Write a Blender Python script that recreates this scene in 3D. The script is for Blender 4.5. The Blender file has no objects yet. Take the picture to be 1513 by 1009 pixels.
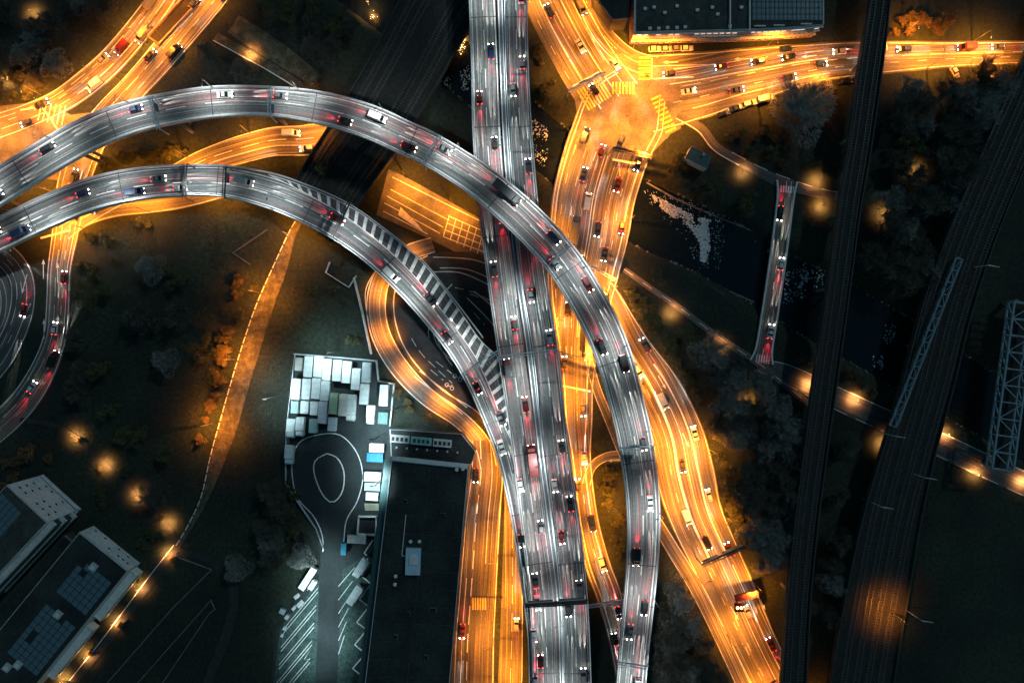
import bpy, math, random
from mathutils import Vector, Matrix, noise
R = math.radians
rng = random.Random(7)
# ------------------------------------------------------------------ camera, sky, moon, exposure
S = 0.22; H = 229.0; CX, CY = 756.5, 504.5           # metres per photo pixel on the ground, camera height
sc = bpy.context.scene
col = sc.collection
cam = bpy.data.objects.new('camera', bpy.data.cameras.new('camera'))
col.objects.link(cam); sc.camera = cam
cam.location = (0, 0, H); cam.rotation_euler = (0, 0, 0)
cam.data.sensor_width = 36; cam.data.lens = 36 * H / (1513 * S)
cam.data.clip_start = 1; cam.data.clip_end = 6000
world = bpy.data.worlds.new("World"); sc.world = world; world.use_nodes = True
wn = world.node_tree; bg = wn.nodes['Background']
sky = wn.nodes.new('ShaderNodeTexSky'); sky.sky_type = 'NISHITA'; sky.sun_disc = False
sky.sun_elevation = R(2.0); sky.sun_rotation = R(200); sky.air_density = 1.0; sky.ozone_density = 3.0
tint = wn.nodes.new('ShaderNodeMix'); tint.data_type = 'RGBA'; tint.blend_type = 'MULTIPLY'
tint.inputs[0].default_value = 1.0; tint.inputs[7].default_value = (0.62, 1.0, 0.80, 1)
wn.links.new(sky.outputs[0], tint.inputs[6]); wn.links.new(tint.outputs[2], bg.inputs[0])
bg.inputs[1].default_value = 0.16
ml = bpy.data.lights.new('moonlight', 'SUN'); ml.energy = 0.42; ml.angle = R(3); ml.color = (0.72, 0.95, 1.0)
mo = bpy.data.objects.new('moonlight', ml); col.objects.link(mo); mo.rotation_euler = Vector((-.62, -.62, -.8)).to_track_quat('-Z', 'Y').to_euler()
sc.view_settings.view_transform = 'Standard'; sc.view_settings.look = 'None'
sc.view_settings.exposure = 0.0; sc.view_settings.gamma = 1
sc.cycles.use_light_tree = True; sc.cycles.max_bounces = 4; sc.cycles.diffuse_bounces = 2
sc.cycles.use_denoising = True

E_SOD, E_COOL, E_PARK, E_FLOOD, E_HEAD, E_TAIL = 28500, 6300, 8500, 16500, 60000, 3400

# ------------------------------------------------------------------ helpers
def P(px, py, z=0.0):
    f = (H - z) / H * S
    return Vector(((px - CX) * f, (CY - py) * f, z))
def inframe(v, m=12):
    f = (H - v.z) / H * S
    px, py = v.x / f + CX, CY - v.y / f
    return -m < px < 1513 + m and -m < py < 1009 + m
ORD = ('first second third fourth fifth sixth seventh eighth ninth tenth eleventh twelfth thirteenth fourteenth fifteenth '
       'sixteenth seventeenth eighteenth nineteenth twentieth').split()
def ordn(i):
    T = {20: 'twenty', 30: 'thirty', 40: 'forty', 50: 'fifty', 60: 'sixty', 70: 'seventy', 80: 'eighty'}
    TT = {30: 'thirtieth', 40: 'fortieth', 50: 'fiftieth', 60: 'sixtieth'}
    n = i + 1
    if n <= 20: return ORD[i]
    t, u = n // 10 * 10, n % 10
    return T[t] + '-' + ORD[u - 1] if u else TT[t]
def tag(o, label=None, cat=None, group=None, kind=None):
    if label: o['label'] = label
    if cat: o['category'] = cat
    if group: o['group'] = group
    if kind: o['kind'] = kind
    return o
def empty(name, loc=(0, 0, 0), rz=0.0):
    o = bpy.data.objects.new(name, None); col.objects.link(o)
    o.location = loc; o.rotation_euler = (0, 0, rz); o.empty_display_size = 0.5
    return o
def kids(o): return list(KID.get(o.as_pointer(), []))
def kill(o): KID.pop(o.as_pointer(), None); bpy.data.objects.remove(o)
KID = {}
def link(o, parent=None):
    col.objects.link(o)
    if parent is not None:
        o.parent = parent; KID.setdefault(parent.as_pointer(), []).append(o)
    return o
def copy_tree(o, parent=None):
    c = o.copy(); link(c, parent)
    for ch in kids(o): copy_tree(ch, c)
    return c
def paint_tree(o, rgb):
    o.color = (*rgb, 1)
    for ch in kids(o): paint_tree(ch, rgb)

class MB:
    def __init__(s): s.v = []; s.f = []; s.uv = []; s.hasuv = False; s.split = None
    def face(s, pts, uv=None):
        n = len(s.v); s.v += [tuple(p) for p in pts]; s.f.append(tuple(range(n, n + len(pts))))
        if uv: s.hasuv = True
        s.uv += list(uv) if uv else [(p[0], p[1]) for p in pts]
    def mesh(s, vs, fs, M=None):
        n = len(s.v)
        s.v += [tuple(M @ Vector(p)) if M else tuple(p) for p in vs]
        for f in fs:
            s.f.append(tuple(i + n for i in f)); s.uv += [(vs[i][0], vs[i][1]) for i in f]
    def box(s, x0, x1, y0, y1, z0, z1, M=None):
        vs = [(x, y, z) for z in (z0, z1) for y in (y0, y1) for x in (x0, x1)]
        s.mesh(vs, [(0, 2, 3, 1), (4, 5, 7, 6), (0, 1, 5, 4), (2, 6, 7, 3), (0, 4, 6, 2), (1, 3, 7, 5)], M)
    def bar(s, a, b, w, h=None, up=Vector((0, 0, 1))):
        a, b = Vector(a), Vector(b); h = h or w; d = b - a
        if d.length < 1e-6: return
        d.normalize(); r = d.cross(up)
        if r.length < 1e-3: r = d.cross(Vector((1, 0, 0)))
        r.normalize(); u = r.cross(d)
        vs = [p + r * (i * w / 2) + u * (j * h / 2) for p in (a, b) for i, j in ((-1, -1), (1, -1), (1, 1), (-1, 1))]
        s.mesh(vs, [(3, 2, 1, 0), (4, 5, 6, 7), (0, 1, 5, 4), (1, 2, 6, 5), (2, 3, 7, 6), (3, 0, 4, 7)])
    def tube(s, a, b, r0, r1, n=6, caps=True):
        a, b = Vector(a), Vector(b); d = (b - a)
        if d.length < 1e-6: return
        d.normalize(); t = Vector((0, 0, 1)) if abs(d.z) < .9 else Vector((1, 0, 0))
        x = d.cross(t).normalized(); y = x.cross(d)
        vs = []
        for p, r in ((a, r0), (b, r1)):
            for i in range(n):
                q = 2 * math.pi * i / n; vs.append(p + x * (r * math.cos(q)) + y * (r * math.sin(q)))
        fs = [(i, (i + 1) % n, n + (i + 1) % n, n + i) for i in range(n)]
        if caps: fs += [tuple(range(n))[::-1], tuple(range(n, 2 * n))]
        s.mesh(vs, fs)
    def prism(s, poly, z0, z1):
        n = len(poly); vs = [(p[0], p[1], z0) for p in poly] + [(p[0], p[1], z1) for p in poly]
        s.mesh(vs, [tuple(range(n))[::-1], tuple(range(n, 2 * n))] + [(i, (i + 1) % n, n + (i + 1) % n, n + i) for i in range(n)])
    def sweep(s, path, sec, caps=True):       # sec: list of (lateral spec, z)
        rings = []
        for i in range(len(path.p)):
            rings.append([path.at(i, l, z) for l, z in sec])
        m = len(sec); n0 = len(s.v); s.hasuv = True
        for r in rings: s.v += [tuple(q) for q in r]
        for i in range(len(rings) - 1):
            for j in range(m):
                k = (j + 1) % m
                s.f.append((n0 + i * m + j, n0 + (i + 1) * m + j, n0 + (i + 1) * m + k, n0 + i * m + k))
                lj, lk = path.lat(i, sec[j][0]), path.lat(i, sec[k][0])
                s.uv += [(path.s[i], lj), (path.s[i + 1], lj), (path.s[i + 1], lk), (path.s[i], lk)]
        if caps:
            s.f.append(tuple(n0 + j for j in range(m))); s.uv += [(0, 0)] * m
            e = n0 + (len(rings) - 1) * m
            s.f.append(tuple(e + j for j in range(m))[::-1]); s.uv += [(0, 0)] * m
    def build(s, name, m, parent=None, smooth=False):
        me = bpy.data.meshes.new(name); me.from_pydata(s.v, [], s.f)
        uvl = me.uv_layers.new(name='UVMap')
        flat = [c for p in s.uv for c in p]
        if len(flat) == 2 * len(uvl.data): uvl.data.foreach_set('uv', flat)
        for q in (m if isinstance(m, list) else [m]): me.materials.append(q)
        if s.split is not None: me.polygons.foreach_set('material_index', [0 if i < s.split else 1 for i in range(len(s.f))])
        if smooth: me.polygons.foreach_set('use_smooth', [True] * len(me.polygons))
        o = bpy.data.objects.new(name, me); link(o, parent)
        return o

class Path:
    """centre line through photo pixels (px, py, width px), lifted to height z"""
    def __init__(s, pts, z=0.0, step=5.0):
        q = []
        n = len(pts)
        for i in range(n - 1):
            p0, p1, p2, p3 = pts[max(i - 1, 0)], pts[i], pts[i + 1], pts[min(i + 2, n - 1)]
            L = math.dist(p1[:2], p2[:2]); k = max(1, int(L / step))
            for j in range(k):
                t = j / k; t2 = t * t; t3 = t2 * t
                q.append([.5 * (2 * b + (c - a) * t + (2 * a - 5 * b + 4 * c - d) * t2 + (3 * b - a - 3 * c + d) * t3)
                          for a, b, c, d in zip(p0, p1, p2, p3)])
        q.append(list(pts[-1])); s.px = q; s.z = z
        s.p = [P(a[0], a[1], z) for a in q]; s.w = [a[2] * S * (H - z) / H for a in q]
        s.s = [0.0]
        for a, b in zip(s.p, s.p[1:]): s.s.append(s.s[-1] + (b - a).length)
        s.t = []
        for i in range(len(s.p)):
            d = s.p[min(i + 1, len(s.p) - 1)] - s.p[max(i - 1, 0)]; d.normalize(); s.t.append(d)
        s.n = [Vector((d.y, -d.x, 0)) for d in s.t]          # right-hand side of travel
        s.len = s.s[-1]
    def lat(s, i, l): return l if not isinstance(l, tuple) else l[0] * s.w[i] / 2 + l[1]
    def at(s, i, l, z): return s.p[i] + s.n[i] * s.lat(i, l) + Vector((0, 0, z))
    def point(s, d, l=0, z=0):
        d = min(max(d, 0), s.len - 1e-4); lo = 0; hi = len(s.s) - 1
        while hi - lo > 1:
            m = (lo + hi) // 2
            if s.s[m] <= d: lo = m
            else: hi = m
        t = (d - s.s[lo]) / (s.s[hi] - s.s[lo])
        a = s.at(lo, l, z); b = s.at(hi, l, z)
        return a.lerp(b, t), s.t[lo].lerp(s.t[hi], t).normalized()

def stripe(mb, path, l, w, z, dash=None, d0=0, d1=None):
    d1 = path.len if d1 is None else d1
    segs = [(d0, d1)] if not dash else []
    if dash:
        x = d0
        while x < d1: segs.append((x, min(x + dash[0], d1))); x += sum(dash)
    for a, b in segs:
        k = max(1, int((b - a) / 1.6)); prev = None
        for i in range(k + 1):
            c, t = path.point(a + (b - a) * i / k, l, z)
            n = Vector((t.y, -t.x, 0)); cur = (c - n * w / 2, c + n * w / 2)
            if prev: mb.face([prev[0], prev[1], cur[1], cur[0]][::-1])
            prev = cur
def pxline(mb, pts, w, z, closed=False, dash=None):
    pts = [(a[0], a[1], 1) for a in pts]
    if closed: pts = pts + [pts[0]]
    stripe(mb, Path(pts, z, 3), 0, w, 0, dash)
def pxseg(mb, a, b, w, z):
    A, B = P(*a, z), P(*b, z); d = (B - A).normalized(); n = Vector((d.y, -d.x, 0)) * w / 2
    mb.face([A - n, B - n, B + n, A + n][::-1])
def flat(mb, pts, z): 
    q = [P(a, b, z) for a, b in pts]
    ar = sum(q[i].x * q[(i + 1) % len(q)].y - q[(i + 1) % len(q)].x * q[i].y for i in range(len(q)))
    mb.face(q if ar > 0 else q[::-1])

# ------------------------------------------------------------------ materials
def nodes(name):
    m = bpy.data.materials.new(name); m.use_nodes = True
    nt = m.node_tree; return m, nt, nt.nodes['Principled BSDF']
def mat(name, c1, c2=None, scale=1.0, rough=.8, bump=0.0, stretch=None, uv=False, metal=0.0, c3=None, spec=.5, lo=.35, hi=.65, detail=5, fine=None):
    m, nt, b = nodes(name); N = nt.nodes; L = nt.links
    b.inputs['Roughness'].default_value = rough; b.inputs['Metallic'].default_value = metal
    b.inputs['Specular IOR Level'].default_value = spec
    c2 = c2 or tuple(x * .8 for x in c1)
    tc = N.new('ShaderNodeTexCoord'); mp = N.new('ShaderNodeMapping')
    L.new(tc.outputs['UV' if uv else 'Object'], mp.inputs[0])
    mp.inputs['Scale'].default_value = stretch or (1, 1, 1)
    nz = N.new('ShaderNodeTexNoise'); nz.inputs['Scale'].default_value = scale; nz.inputs['Detail'].default_value = detail
    L.new(mp.outputs[0], nz.inputs[0])
    rp = N.new('ShaderNodeValToRGB'); rp.color_ramp.elements[0].position = lo; rp.color_ramp.elements[1].position = hi
    rp.color_ramp.elements[0].color = (*c1, 1); rp.color_ramp.elements[1].color = (*c2, 1)
    if c3: e = rp.color_ramp.elements.new((lo + hi) / 2); e.color = (*c3, 1)
    L.new(nz.outputs[0], rp.inputs[0]); out = rp.outputs[0]
    if fine:                                     # (scale, strength)
        n2 = N.new('ShaderNodeTexNoise'); n2.inputs['Scale'].default_value = fine[0]; n2.inputs['Detail'].default_value = 4
        L.new(tc.outputs['Object'], n2.inputs[0])
        mr = N.new('ShaderNodeMapRange'); mr.inputs[1].default_value = .3; mr.inputs[2].default_value = .7
        mr.inputs[3].default_value = 1 - fine[1]; mr.inputs[4].default_value = 1 + fine[1]
        L.new(n2.outputs[0], mr.inputs[0])
        mx = N.new('ShaderNodeMix'); mx.data_type = 'RGBA'; mx.blend_type = 'MULTIPLY'; mx.inputs[0].default_value = 1
        L.new(out, mx.inputs[6]); L.new(mr.outputs[0], mx.inputs[7]); out = mx.outputs[2]
    L.new(out, b.inputs['Base Color'])
    if bump:
        bp = N.new('ShaderNodeBump'); bp.inputs['Strength'].default_value = bump; bp.inputs['Distance'].default_value = .2
        L.new(nz.outputs[0], bp.inputs['Height']); L.new(bp.outputs[0], b.inputs['Normal'])
    return m
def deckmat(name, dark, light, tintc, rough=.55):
    """road surface in long strips along the lanes, part wear, part painted traffic light trails (UV = metres along, metres across)"""
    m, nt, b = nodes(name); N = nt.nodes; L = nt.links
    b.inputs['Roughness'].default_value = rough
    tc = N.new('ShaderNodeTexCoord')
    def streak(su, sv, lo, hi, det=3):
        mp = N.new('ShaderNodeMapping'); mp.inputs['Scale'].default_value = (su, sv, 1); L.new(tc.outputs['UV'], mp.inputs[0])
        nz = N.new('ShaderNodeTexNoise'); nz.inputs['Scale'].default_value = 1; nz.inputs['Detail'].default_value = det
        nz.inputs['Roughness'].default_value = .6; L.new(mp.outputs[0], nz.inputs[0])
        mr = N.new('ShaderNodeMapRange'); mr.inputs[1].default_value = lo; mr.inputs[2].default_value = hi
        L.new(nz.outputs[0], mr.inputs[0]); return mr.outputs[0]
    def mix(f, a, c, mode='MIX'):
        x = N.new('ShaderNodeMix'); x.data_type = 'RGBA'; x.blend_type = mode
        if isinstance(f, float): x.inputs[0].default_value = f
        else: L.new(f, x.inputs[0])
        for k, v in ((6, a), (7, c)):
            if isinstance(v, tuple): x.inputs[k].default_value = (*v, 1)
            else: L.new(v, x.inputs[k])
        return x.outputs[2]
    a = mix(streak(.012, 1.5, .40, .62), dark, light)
    a = mix(streak(.018, .55, .56, .66, 1), a, tintc)  # tinted strips: wash of vehicle light trails painted into the colour
    a = mix(streak(.014, 3.6, .60, .65, 1), a, tuple(min(1, c * 2.9) for c in light))  # thin bright strips: headlight trails painted into the colour
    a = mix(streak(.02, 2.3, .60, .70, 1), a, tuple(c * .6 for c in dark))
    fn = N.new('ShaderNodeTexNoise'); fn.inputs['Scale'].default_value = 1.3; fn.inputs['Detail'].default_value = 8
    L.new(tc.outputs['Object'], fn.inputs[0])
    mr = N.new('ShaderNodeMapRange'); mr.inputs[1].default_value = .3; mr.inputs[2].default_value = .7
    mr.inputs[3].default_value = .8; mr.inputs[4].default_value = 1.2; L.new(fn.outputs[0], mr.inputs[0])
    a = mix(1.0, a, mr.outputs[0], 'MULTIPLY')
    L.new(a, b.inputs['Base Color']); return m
def emis(name, c, s, sample=False):
    m, nt, b = nodes(name); b.inputs['Base Color'].default_value = (*c, 1)
    b.inputs['Emission Color'].default_value = (*c, 1); b.inputs['Emission Strength'].default_value = s
    if not sample: m.cycles.emission_sampling = 'NONE'
    return m
def paintmat(name, rough=.35):
    m, nt, b = nodes(name); oi = nt.nodes.new('ShaderNodeObjectInfo')
    nz = nt.nodes.new('ShaderNodeTexNoise'); nz.inputs['Scale'].default_value = .7; nz.inputs['Detail'].default_value = 9
    tc = nt.nodes.new('ShaderNodeTexCoord'); nt.links.new(tc.outputs['Object'], nz.inputs[0])
    mr = nt.nodes.new('ShaderNodeMapRange'); mr.inputs[1].default_value = .3; mr.inputs[2].default_value = .75
    mr.inputs[3].default_value = .74; mr.inputs[4].default_value = 1.08; nt.links.new(nz.outputs[0], mr.inputs[0])
    mx = nt.nodes.new('ShaderNodeMix'); mx.data_type = 'RGBA'; mx.blend_type = 'MULTIPLY'; mx.inputs[0].default_value = 1
    nt.links.new(oi.outputs['Color'], mx.inputs[6]); nt.links.new(mr.outputs[0], mx.inputs[7])
    nt.links.new(mx.outputs[2], b.inputs['Base Color']); b.inputs['Roughness'].default_value = rough
    b.inputs['Coat Weight'].default_value = .3; return m
M = {}
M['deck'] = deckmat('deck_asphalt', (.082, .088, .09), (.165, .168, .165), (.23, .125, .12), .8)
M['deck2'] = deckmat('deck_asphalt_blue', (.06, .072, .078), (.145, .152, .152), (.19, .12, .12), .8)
M['asphalt'] = deckmat('street_asphalt', (.055, .052, .048), (.13, .12, .10), (.17, .14, .10), .6)
M['asphalt_dark'] = deckmat('dark_asphalt', (.040, .042, .045), (.065, .067, .07), (.07, .065, .06), .7)
M['asphalt_plain'] = mat('crossroads_asphalt', (.07, .066, .058), (.15, .14, .12), .22, .6, fine=(1.6, .3), detail=8)
M['path_gravel'] = mat('path_gravel', (.05, .045, .028), (.12, .105, .065), .45, .95, fine=(3, .5), lo=.42, hi=.68, detail=9)
M['loop_tar'] = mat('loop_tarmac', (.026, .029, .032), (.048, .052, .056), .25, .8, fine=(2, .3), detail=8)
M['asphalt_mid'] = deckmat('old_street_asphalt', (.032, .03, .028), (.075, .068, .058), (.10, .08, .06), .7)
M['yard'] = mat('yard_asphalt', (.014, .021, .023), (.026, .036, .038), .12, .85, fine=(1.5, .25))
M['yard_green'] = mat('mossy_paving', (.020, .050, .044), (.05, .09, .08), .5, .85, fine=(2.0, .5))
M['pavement'] = mat('pavement', (.09, .085, .08), (.14, .13, .12), .6, .85, fine=(3, .2))
M['dim_path'] = mat('old_tarmac', (.018, .022, .022), (.034, .036, .034), .4, .9, fine=(2, .3))
M['paint'] = mat('road_paint', (.72, .73, .72), (.42, .42, .41), 1.2, .6, lo=.45, hi=.75)
M['paint_yellow'] = mat('yellow_paint', (.75, .52, .10), (.5, .34, .06), 1.0, .6)
M['concrete'] = mat('concrete', (.38, .41, .43), (.52, .55, .56), .4, .8, fine=(2, .2))
M['concrete_dark'] = mat('stained_concrete', (.10, .12, .13), (.17, .19, .20), .35, .85, fine=(2, .2))
M['steel'] = mat('galvanised_steel', (.62, .66, .69), (.75, .79, .82), 2, .45, metal=.3)
M['steel_dark'] = mat('dark_steel', (.03, .03, .032), (.05, .05, .052), 2, .5)
M['truss'] = mat('truss_paint', (.15, .24, .30), (.24, .33, .40), 1, .55)
M['white_metal'] = mat('white_sheet', (.66, .72, .72), (.82, .86, .86), .9, .5, stretch=(1, 3, 1))
M['rail'] = mat('rail_steel', (.09, .088, .082), (.16, .15, .14), 1, .5, metal=.2)
M['ballast'] = mat('ballast', (.010, .011, .011), (.03, .03, .028), 1.2, .95, fine=(5, .5))
M['sleeper'] = mat('sleeper', (.05, .048, .045), (.09, .085, .08), 1, .9)
M['grass'] = mat('grass_ground', (.006, .013, .010), (.022, .034, .020), .035, .95, .3, c3=(.014, .020, .014), fine=(.9, .55))
M['water'] = mat('river_water', (.004, .008, .009), (.009, .015, .017), 1.1, .12, .6, spec=.5, stretch=(1, 1.8, 1))
M['foam'] = mat('foam', (.45, .52, .54), (.8, .84, .85), 1.5, .8)
M['stone'] = mat('bank_stone', (.09, .095, .09), (.2, .2, .19), .8, .9)
M['roof_dark'] = mat('bitumen_roof', (.008, .012, .013), (.026, .034, .034), .12, .85, fine=(1.0, .45), detail=8)
M['roof_mid'] = mat('gravel_roof', (.030, .034, .034), (.060, .064, .060), .3, .9, fine=(2.5, .5))
M['wall_grey'] = mat('render_wall', (.48, .53, .55), (.62, .66, .68), .3, .8, fine=(1.2, .12))
M['wall_pink'] = mat('brick_wall', (.24, .14, .12), (.36, .24, .22), .6, .8, fine=(2, .25))
M['wall_dark'] = mat('dark_wall', (.03, .034, .036), (.05, .055, .056), .4, .8)
M['teal_metal'] = mat('teal_cladding', (.025, .065, .068), (.04, .085, .09), .6, .5)
M['frame_white'] = mat('white_frame', (.6, .62, .62), (.75, .76, .76), 1, .6)
M['blue_tarp'] = mat('blue_tarpaulin', (.02, .20, .42), (.05, .34, .58), .8, .5)
M['skylight'] = mat('pale_blue_panel', (.40, .58, .70), (.50, .68, .80), .8, .4)
M['glass'] = mat('dark_glass', (.012, .015, .018), (.02, .025, .03), 1, .12)
M['tyre'] = mat('tyre', (.015, .015, .015), (.03, .03, .03), 3, .9)
M['paintwork'] = paintmat('paintwork')
M['sheetwork'] = paintmat('sheetwork', .55)
M['bark'] = mat('bark', (.10, .09, .075), (.19, .175, .15), 2, .9)
M['twig'] = mat('twigs', (.05, .054, .045), (.12, .12, .10), .8, .9)
M['twig_pale'] = mat('pale_twigs', (.16, .17, .16), (.30, .31, .29), .8, .9)
M['leaf'] = mat('bush_leaf', (.035, .048, .018), (.13, .12, .045), .8, .85, c3=(.075, .08, .03))
M['leaf_dry'] = mat('dry_leaf', (.09, .06, .025), (.16, .12, .05), .8, .85)
M['lamp_body'] = mat('lamp_body', (.10, .10, .10), (.16, .16, .16), 2, .5)
M['head'] = emis('headlight_glass', (1, .93, .8), 30)
M['tail'] = emis('taillight_glass', (1, .03, .02), 10)
M['sodium'] = emis('sodium_lens', (1, .55, .14), 25)
M['cool'] = emis('cool_lens', (.85, .95, 1), 12)
M['added_glow'] = emis('added_window_glow', (1, .72, .58), 1.1)  # window glow added to brighten the terrace front
def solarmat():
    m, nt, b = nodes('solar_cells'); N = nt.nodes; L = nt.links
    tc = N.new('ShaderNodeTexCoord'); br = N.new('ShaderNodeTexBrick'); br.offset = 0
    br.inputs['Color1'].default_value = (.012, .035, .06, 1); br.inputs['Color2'].default_value = (.02, .05, .085, 1)
    br.inputs['Mortar'].default_value = (.22, .34, .38, 1); br.inputs['Scale'].default_value = 1
    br.inputs['Brick Width'].default_value = .5; br.inputs['Row Height'].default_value = .5; br.inputs['Mortar Size'].default_value = .06
    L.new(tc.outputs['Object'], br.inputs[0]); L.new(br.outputs[0], b.inputs['Base Color']); b.inputs['Roughness'].default_value = .3
    return m
M['solar'] = solarmat()

# exclusion registry for planting
EXC = []      # (px, py, r)
EXCP = []     # polygons
def reg(path, extra=3):
    for q in path.px: EXC.append((q[0], q[1], q[2] / 2 + extra))
def inpoly(x, y, poly):
    c = False; n = len(poly)
    for i in range(n):
        (x1, y1), (x2, y2) = poly[i], poly[(i + 1) % n]
        if (y1 > y) != (y2 > y) and x < (x2 - x1) * (y - y1) / (y2 - y1) + x1: c = not c
    return c
def free(x, y, r=0):
    if any((x - a) ** 2 + (y - b) ** 2 < (c + r) ** 2 for a, b, c in EXC): return False
    return not any(inpoly(x, y, p) for p in EXCP)

# ------------------------------------------------------------------ terrain and river
river = Path([(420, -110, 95), (540, -15, 80), (640, 62, 80), (720, 130, 80), (800, 205, 85), (880, 268, 92), (960, 318, 104), (1050, 358, 104),
              (1130, 405, 100), (1220, 455, 110), (1310, 505, 110), (1400, 560, 104), (1520, 632, 100), (1700, 740, 100), (2300, 1120, 120), (3200, 1700, 160)], 0, 12)
RV = [(p.x, p.y, w / 2) for p, w in zip(river.p, river.w)]
def ground_mesh():
    def axis(half, step, far):
        a = []; x = 0
        while x < half: a.append(x); x += step
        st = step
        while x < far: a.append(x); st *= 1.35; x += st
        a.append(far); return [-q for q in a[:0:-1]] + a
    xs, ys = axis(185, 2.0, 3000), axis(130, 2.0, 3000)
    mb = MB(); n = len(xs)
    for y in ys:
        for x in xs:
            best = 1e9
            if abs(x) < 800 and abs(y) < 500:
                for a, b, w in RV:
                    d = math.hypot(x - a, y - b) - w
                    if d < best: best = d
            t = min(max((2.0 - best) / 5.0, 0), 1); t = t * t * (3 - 2 * t)
            z = -3.6 * t + (.35 * noise.noise(Vector((x * .25, y * .25, 3))) * t)
            if best > 3: z -= 0.06 * abs(noise.noise(Vector((x * .1, y * .1, 0))))
            mb.v.append((x, y, z))
    for j in range(len(ys) - 1):
        for i in range(n - 1):
            a = j * n + i; mb.f.append((a, a + 1, a + n + 1, a + n)); mb.uv += [(0, 0)] * 4
    return mb
g = ground_mesh().build('ground', M['grass'], None, True); tag(g, 'dark grass and bare ground between the roads', 'ground', kind='structure')
mb = MB(); mb.sweep(river, [((-1, -2.5), -2.3), ((1, 2.5), -2.3), ((1, 2.5), -2.6), ((-1, -2.5), -2.6)])
tag(mb.build('river', M['water']), 'dark river running diagonally under the roads', 'river', kind='structure')
reg(river, 2)

# ------------------------------------------------------------------ ground roads
ZL = [0.02]
def nextz(): ZL[0] += 0.006; return ZL[0]
ZM = 0.30
GR = {}
def road(key, pts, m='asphalt', thick=.35, lines=(), label=None, name='road', kerb=True, step=5):
    z = nextz(); p = Path(pts, 0, step); GR[key] = p; reg(p)
    mb = MB(); mb.sweep(p, [((-1, 0), z), ((1, 0), z), ((1, 0), -thick), ((-1, 0), -thick)])
    o = mb.build(name, M[m]); tag(o, label or 'street lit by orange lamps', 'road', kind='structure')
    if lines:
        mk = MB()
        for l in lines:
            lat, w, dash = l[0], l[1], l[2] if len(l) > 2 else None
            a = l[3] if len(l) > 3 else 0; b = l[4] if len(l) > 4 else None
            stripe(mk, p, lat, w, ZM, dash, a, b)
        mk.build('lane_marking', M['paint'], o)
    return p, o
def pad(pts, m, label, name='road', z=None):
    z = z or nextz(); EXCP.append(pts); mb = MB(); flat(mb, pts, z)
    o = mb.build(name, M[m]); tag(o, label, name.replace('_', ' '), kind='structure'); return o
EL, ER = (-1, .5), (1, -.5)
D1 = (3, 6); D2 = (6, 3)
wide, wide_o = road('wide', [(945, 128, 90), (923, 165, 128), (905, 205, 126), (892, 240, 124), (878, 290, 122), (870, 345, 118), (861, 400, 108), (856, 450, 92), (853, 500, 70), (852, 560, 52),
      (853, 620, 46), (857, 680, 34), (866, 760, 34), (882, 830, 38), (900, 880, 38), (915, 940, 34), (928, 1010, 34), (936, 1080, 34)], thick=1.2, label='wide orange lit avenue running under both viaducts',
      lines=[((-1, 2.2), .35), ((1, -1.6), .35), ((1, -.5), .25), ((-1, .4), .25), ((-.62, 0), .16, D1, 25, 95), ((-.34, 0), .16, D1, 25, 95), ((-.05, 0), .3, None, 25, 85), ((.02, 0), .3, None, 25, 85), ((.25, 0), .16, D1, 25, 95), ((.5, 0), .16, D1, 25, 95), ((.75, 0), .16, D1, 25, 90), ((0, 0), .15, D1, 100)])
south, south_o = road('south', [(890, 425, 34), (905, 455, 42), (935, 515, 55), (972, 575, 68), (1000, 640, 78), (1012, 700, 88), (1028, 760, 80), (1055, 820, 76), (1083, 880, 72), (1115, 950, 66), (1150, 1020, 66), (1185, 1090, 66)],
      label='orange lit road forking off towards the lower right', lines=[(EL, .25), (ER, .25), ((-.45, 0), .5, None, 30, 95), ((.22, 0), .75, None, 12, 97), ((-.12, 0), .18, None, 30), ((.45, 0), .15, D1), ((-.5, 0), .3, None, 100), ((.3, 0), .15, D1, 98)])
slip, _ = road('slip', [(868, 520, 12), (880, 570, 14), (900, 620, 15), (925, 680, 16), (955, 745, 18), (990, 805, 20), (1030, 870, 22), (1065, 940, 22), (1100, 1015, 22), (1130, 1080, 22)], label='narrow slip road beside the lower right road',
      lines=[((-1, .3), .2), ((1, -.3), .2)])
east, east_o = road('east', [(955, 140, 118), (1000, 132, 108), (1040, 125, 98), (1077, 117, 88), (1140, 105, 74), (1200, 94, 60), (1260, 88, 54), (1315, 85, 48), (1400, 81, 40), (1513, 78, 36), (1640, 75, 36)],
      label='bright street running right from the crossroads', lines=[((-1, .8), .3), ((1, -.6), .3), ((-.55, 0), .3, None, 10, 24), ((-.55, 0), .18, D2, 26, 75), ((-.15, 0), .35, None, 8, 60), ((-.05, 0), .2, D2, 12), ((.35, 0), .16, D1, 8), ((.62, 0), .25, None, 14, 60)])
nw, nw_o = road('nw', [(796, -60, 78), (808, -20, 80), (826, 20, 84), (850, 65, 84), (876, 108, 88), (905, 150, 92)],
      label='street coming down from the top to the crossroads', lines=[((-1, .4), .3), ((-.6, 0), .16, D2), ((-.25, 0), .3), ((.1, 0), .16, D2, 0, 28), ((.45, 0), .3), ((.8, 0), .16, D1)])
curve, _ = road('curve', [(852, -60, 24), (862, -10, 26), (880, 35, 28), (905, 68, 30), (935, 90, 30), (968, 100, 32)],
      label='curved turning lane above the crossroads', lines=[((-1, .2), .25), ((1, -.2), .25), ((0, 0), .15, D2)])
junction = pad([(846, 128), (905, 80), (935, 80), (985, 84), (1004, 120), (1006, 190), (990, 199), (958, 232), (935, 215), (853, 225), (852, 165)], 'asphalt_plain', 'orange lit asphalt of the main crossroads')
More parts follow.
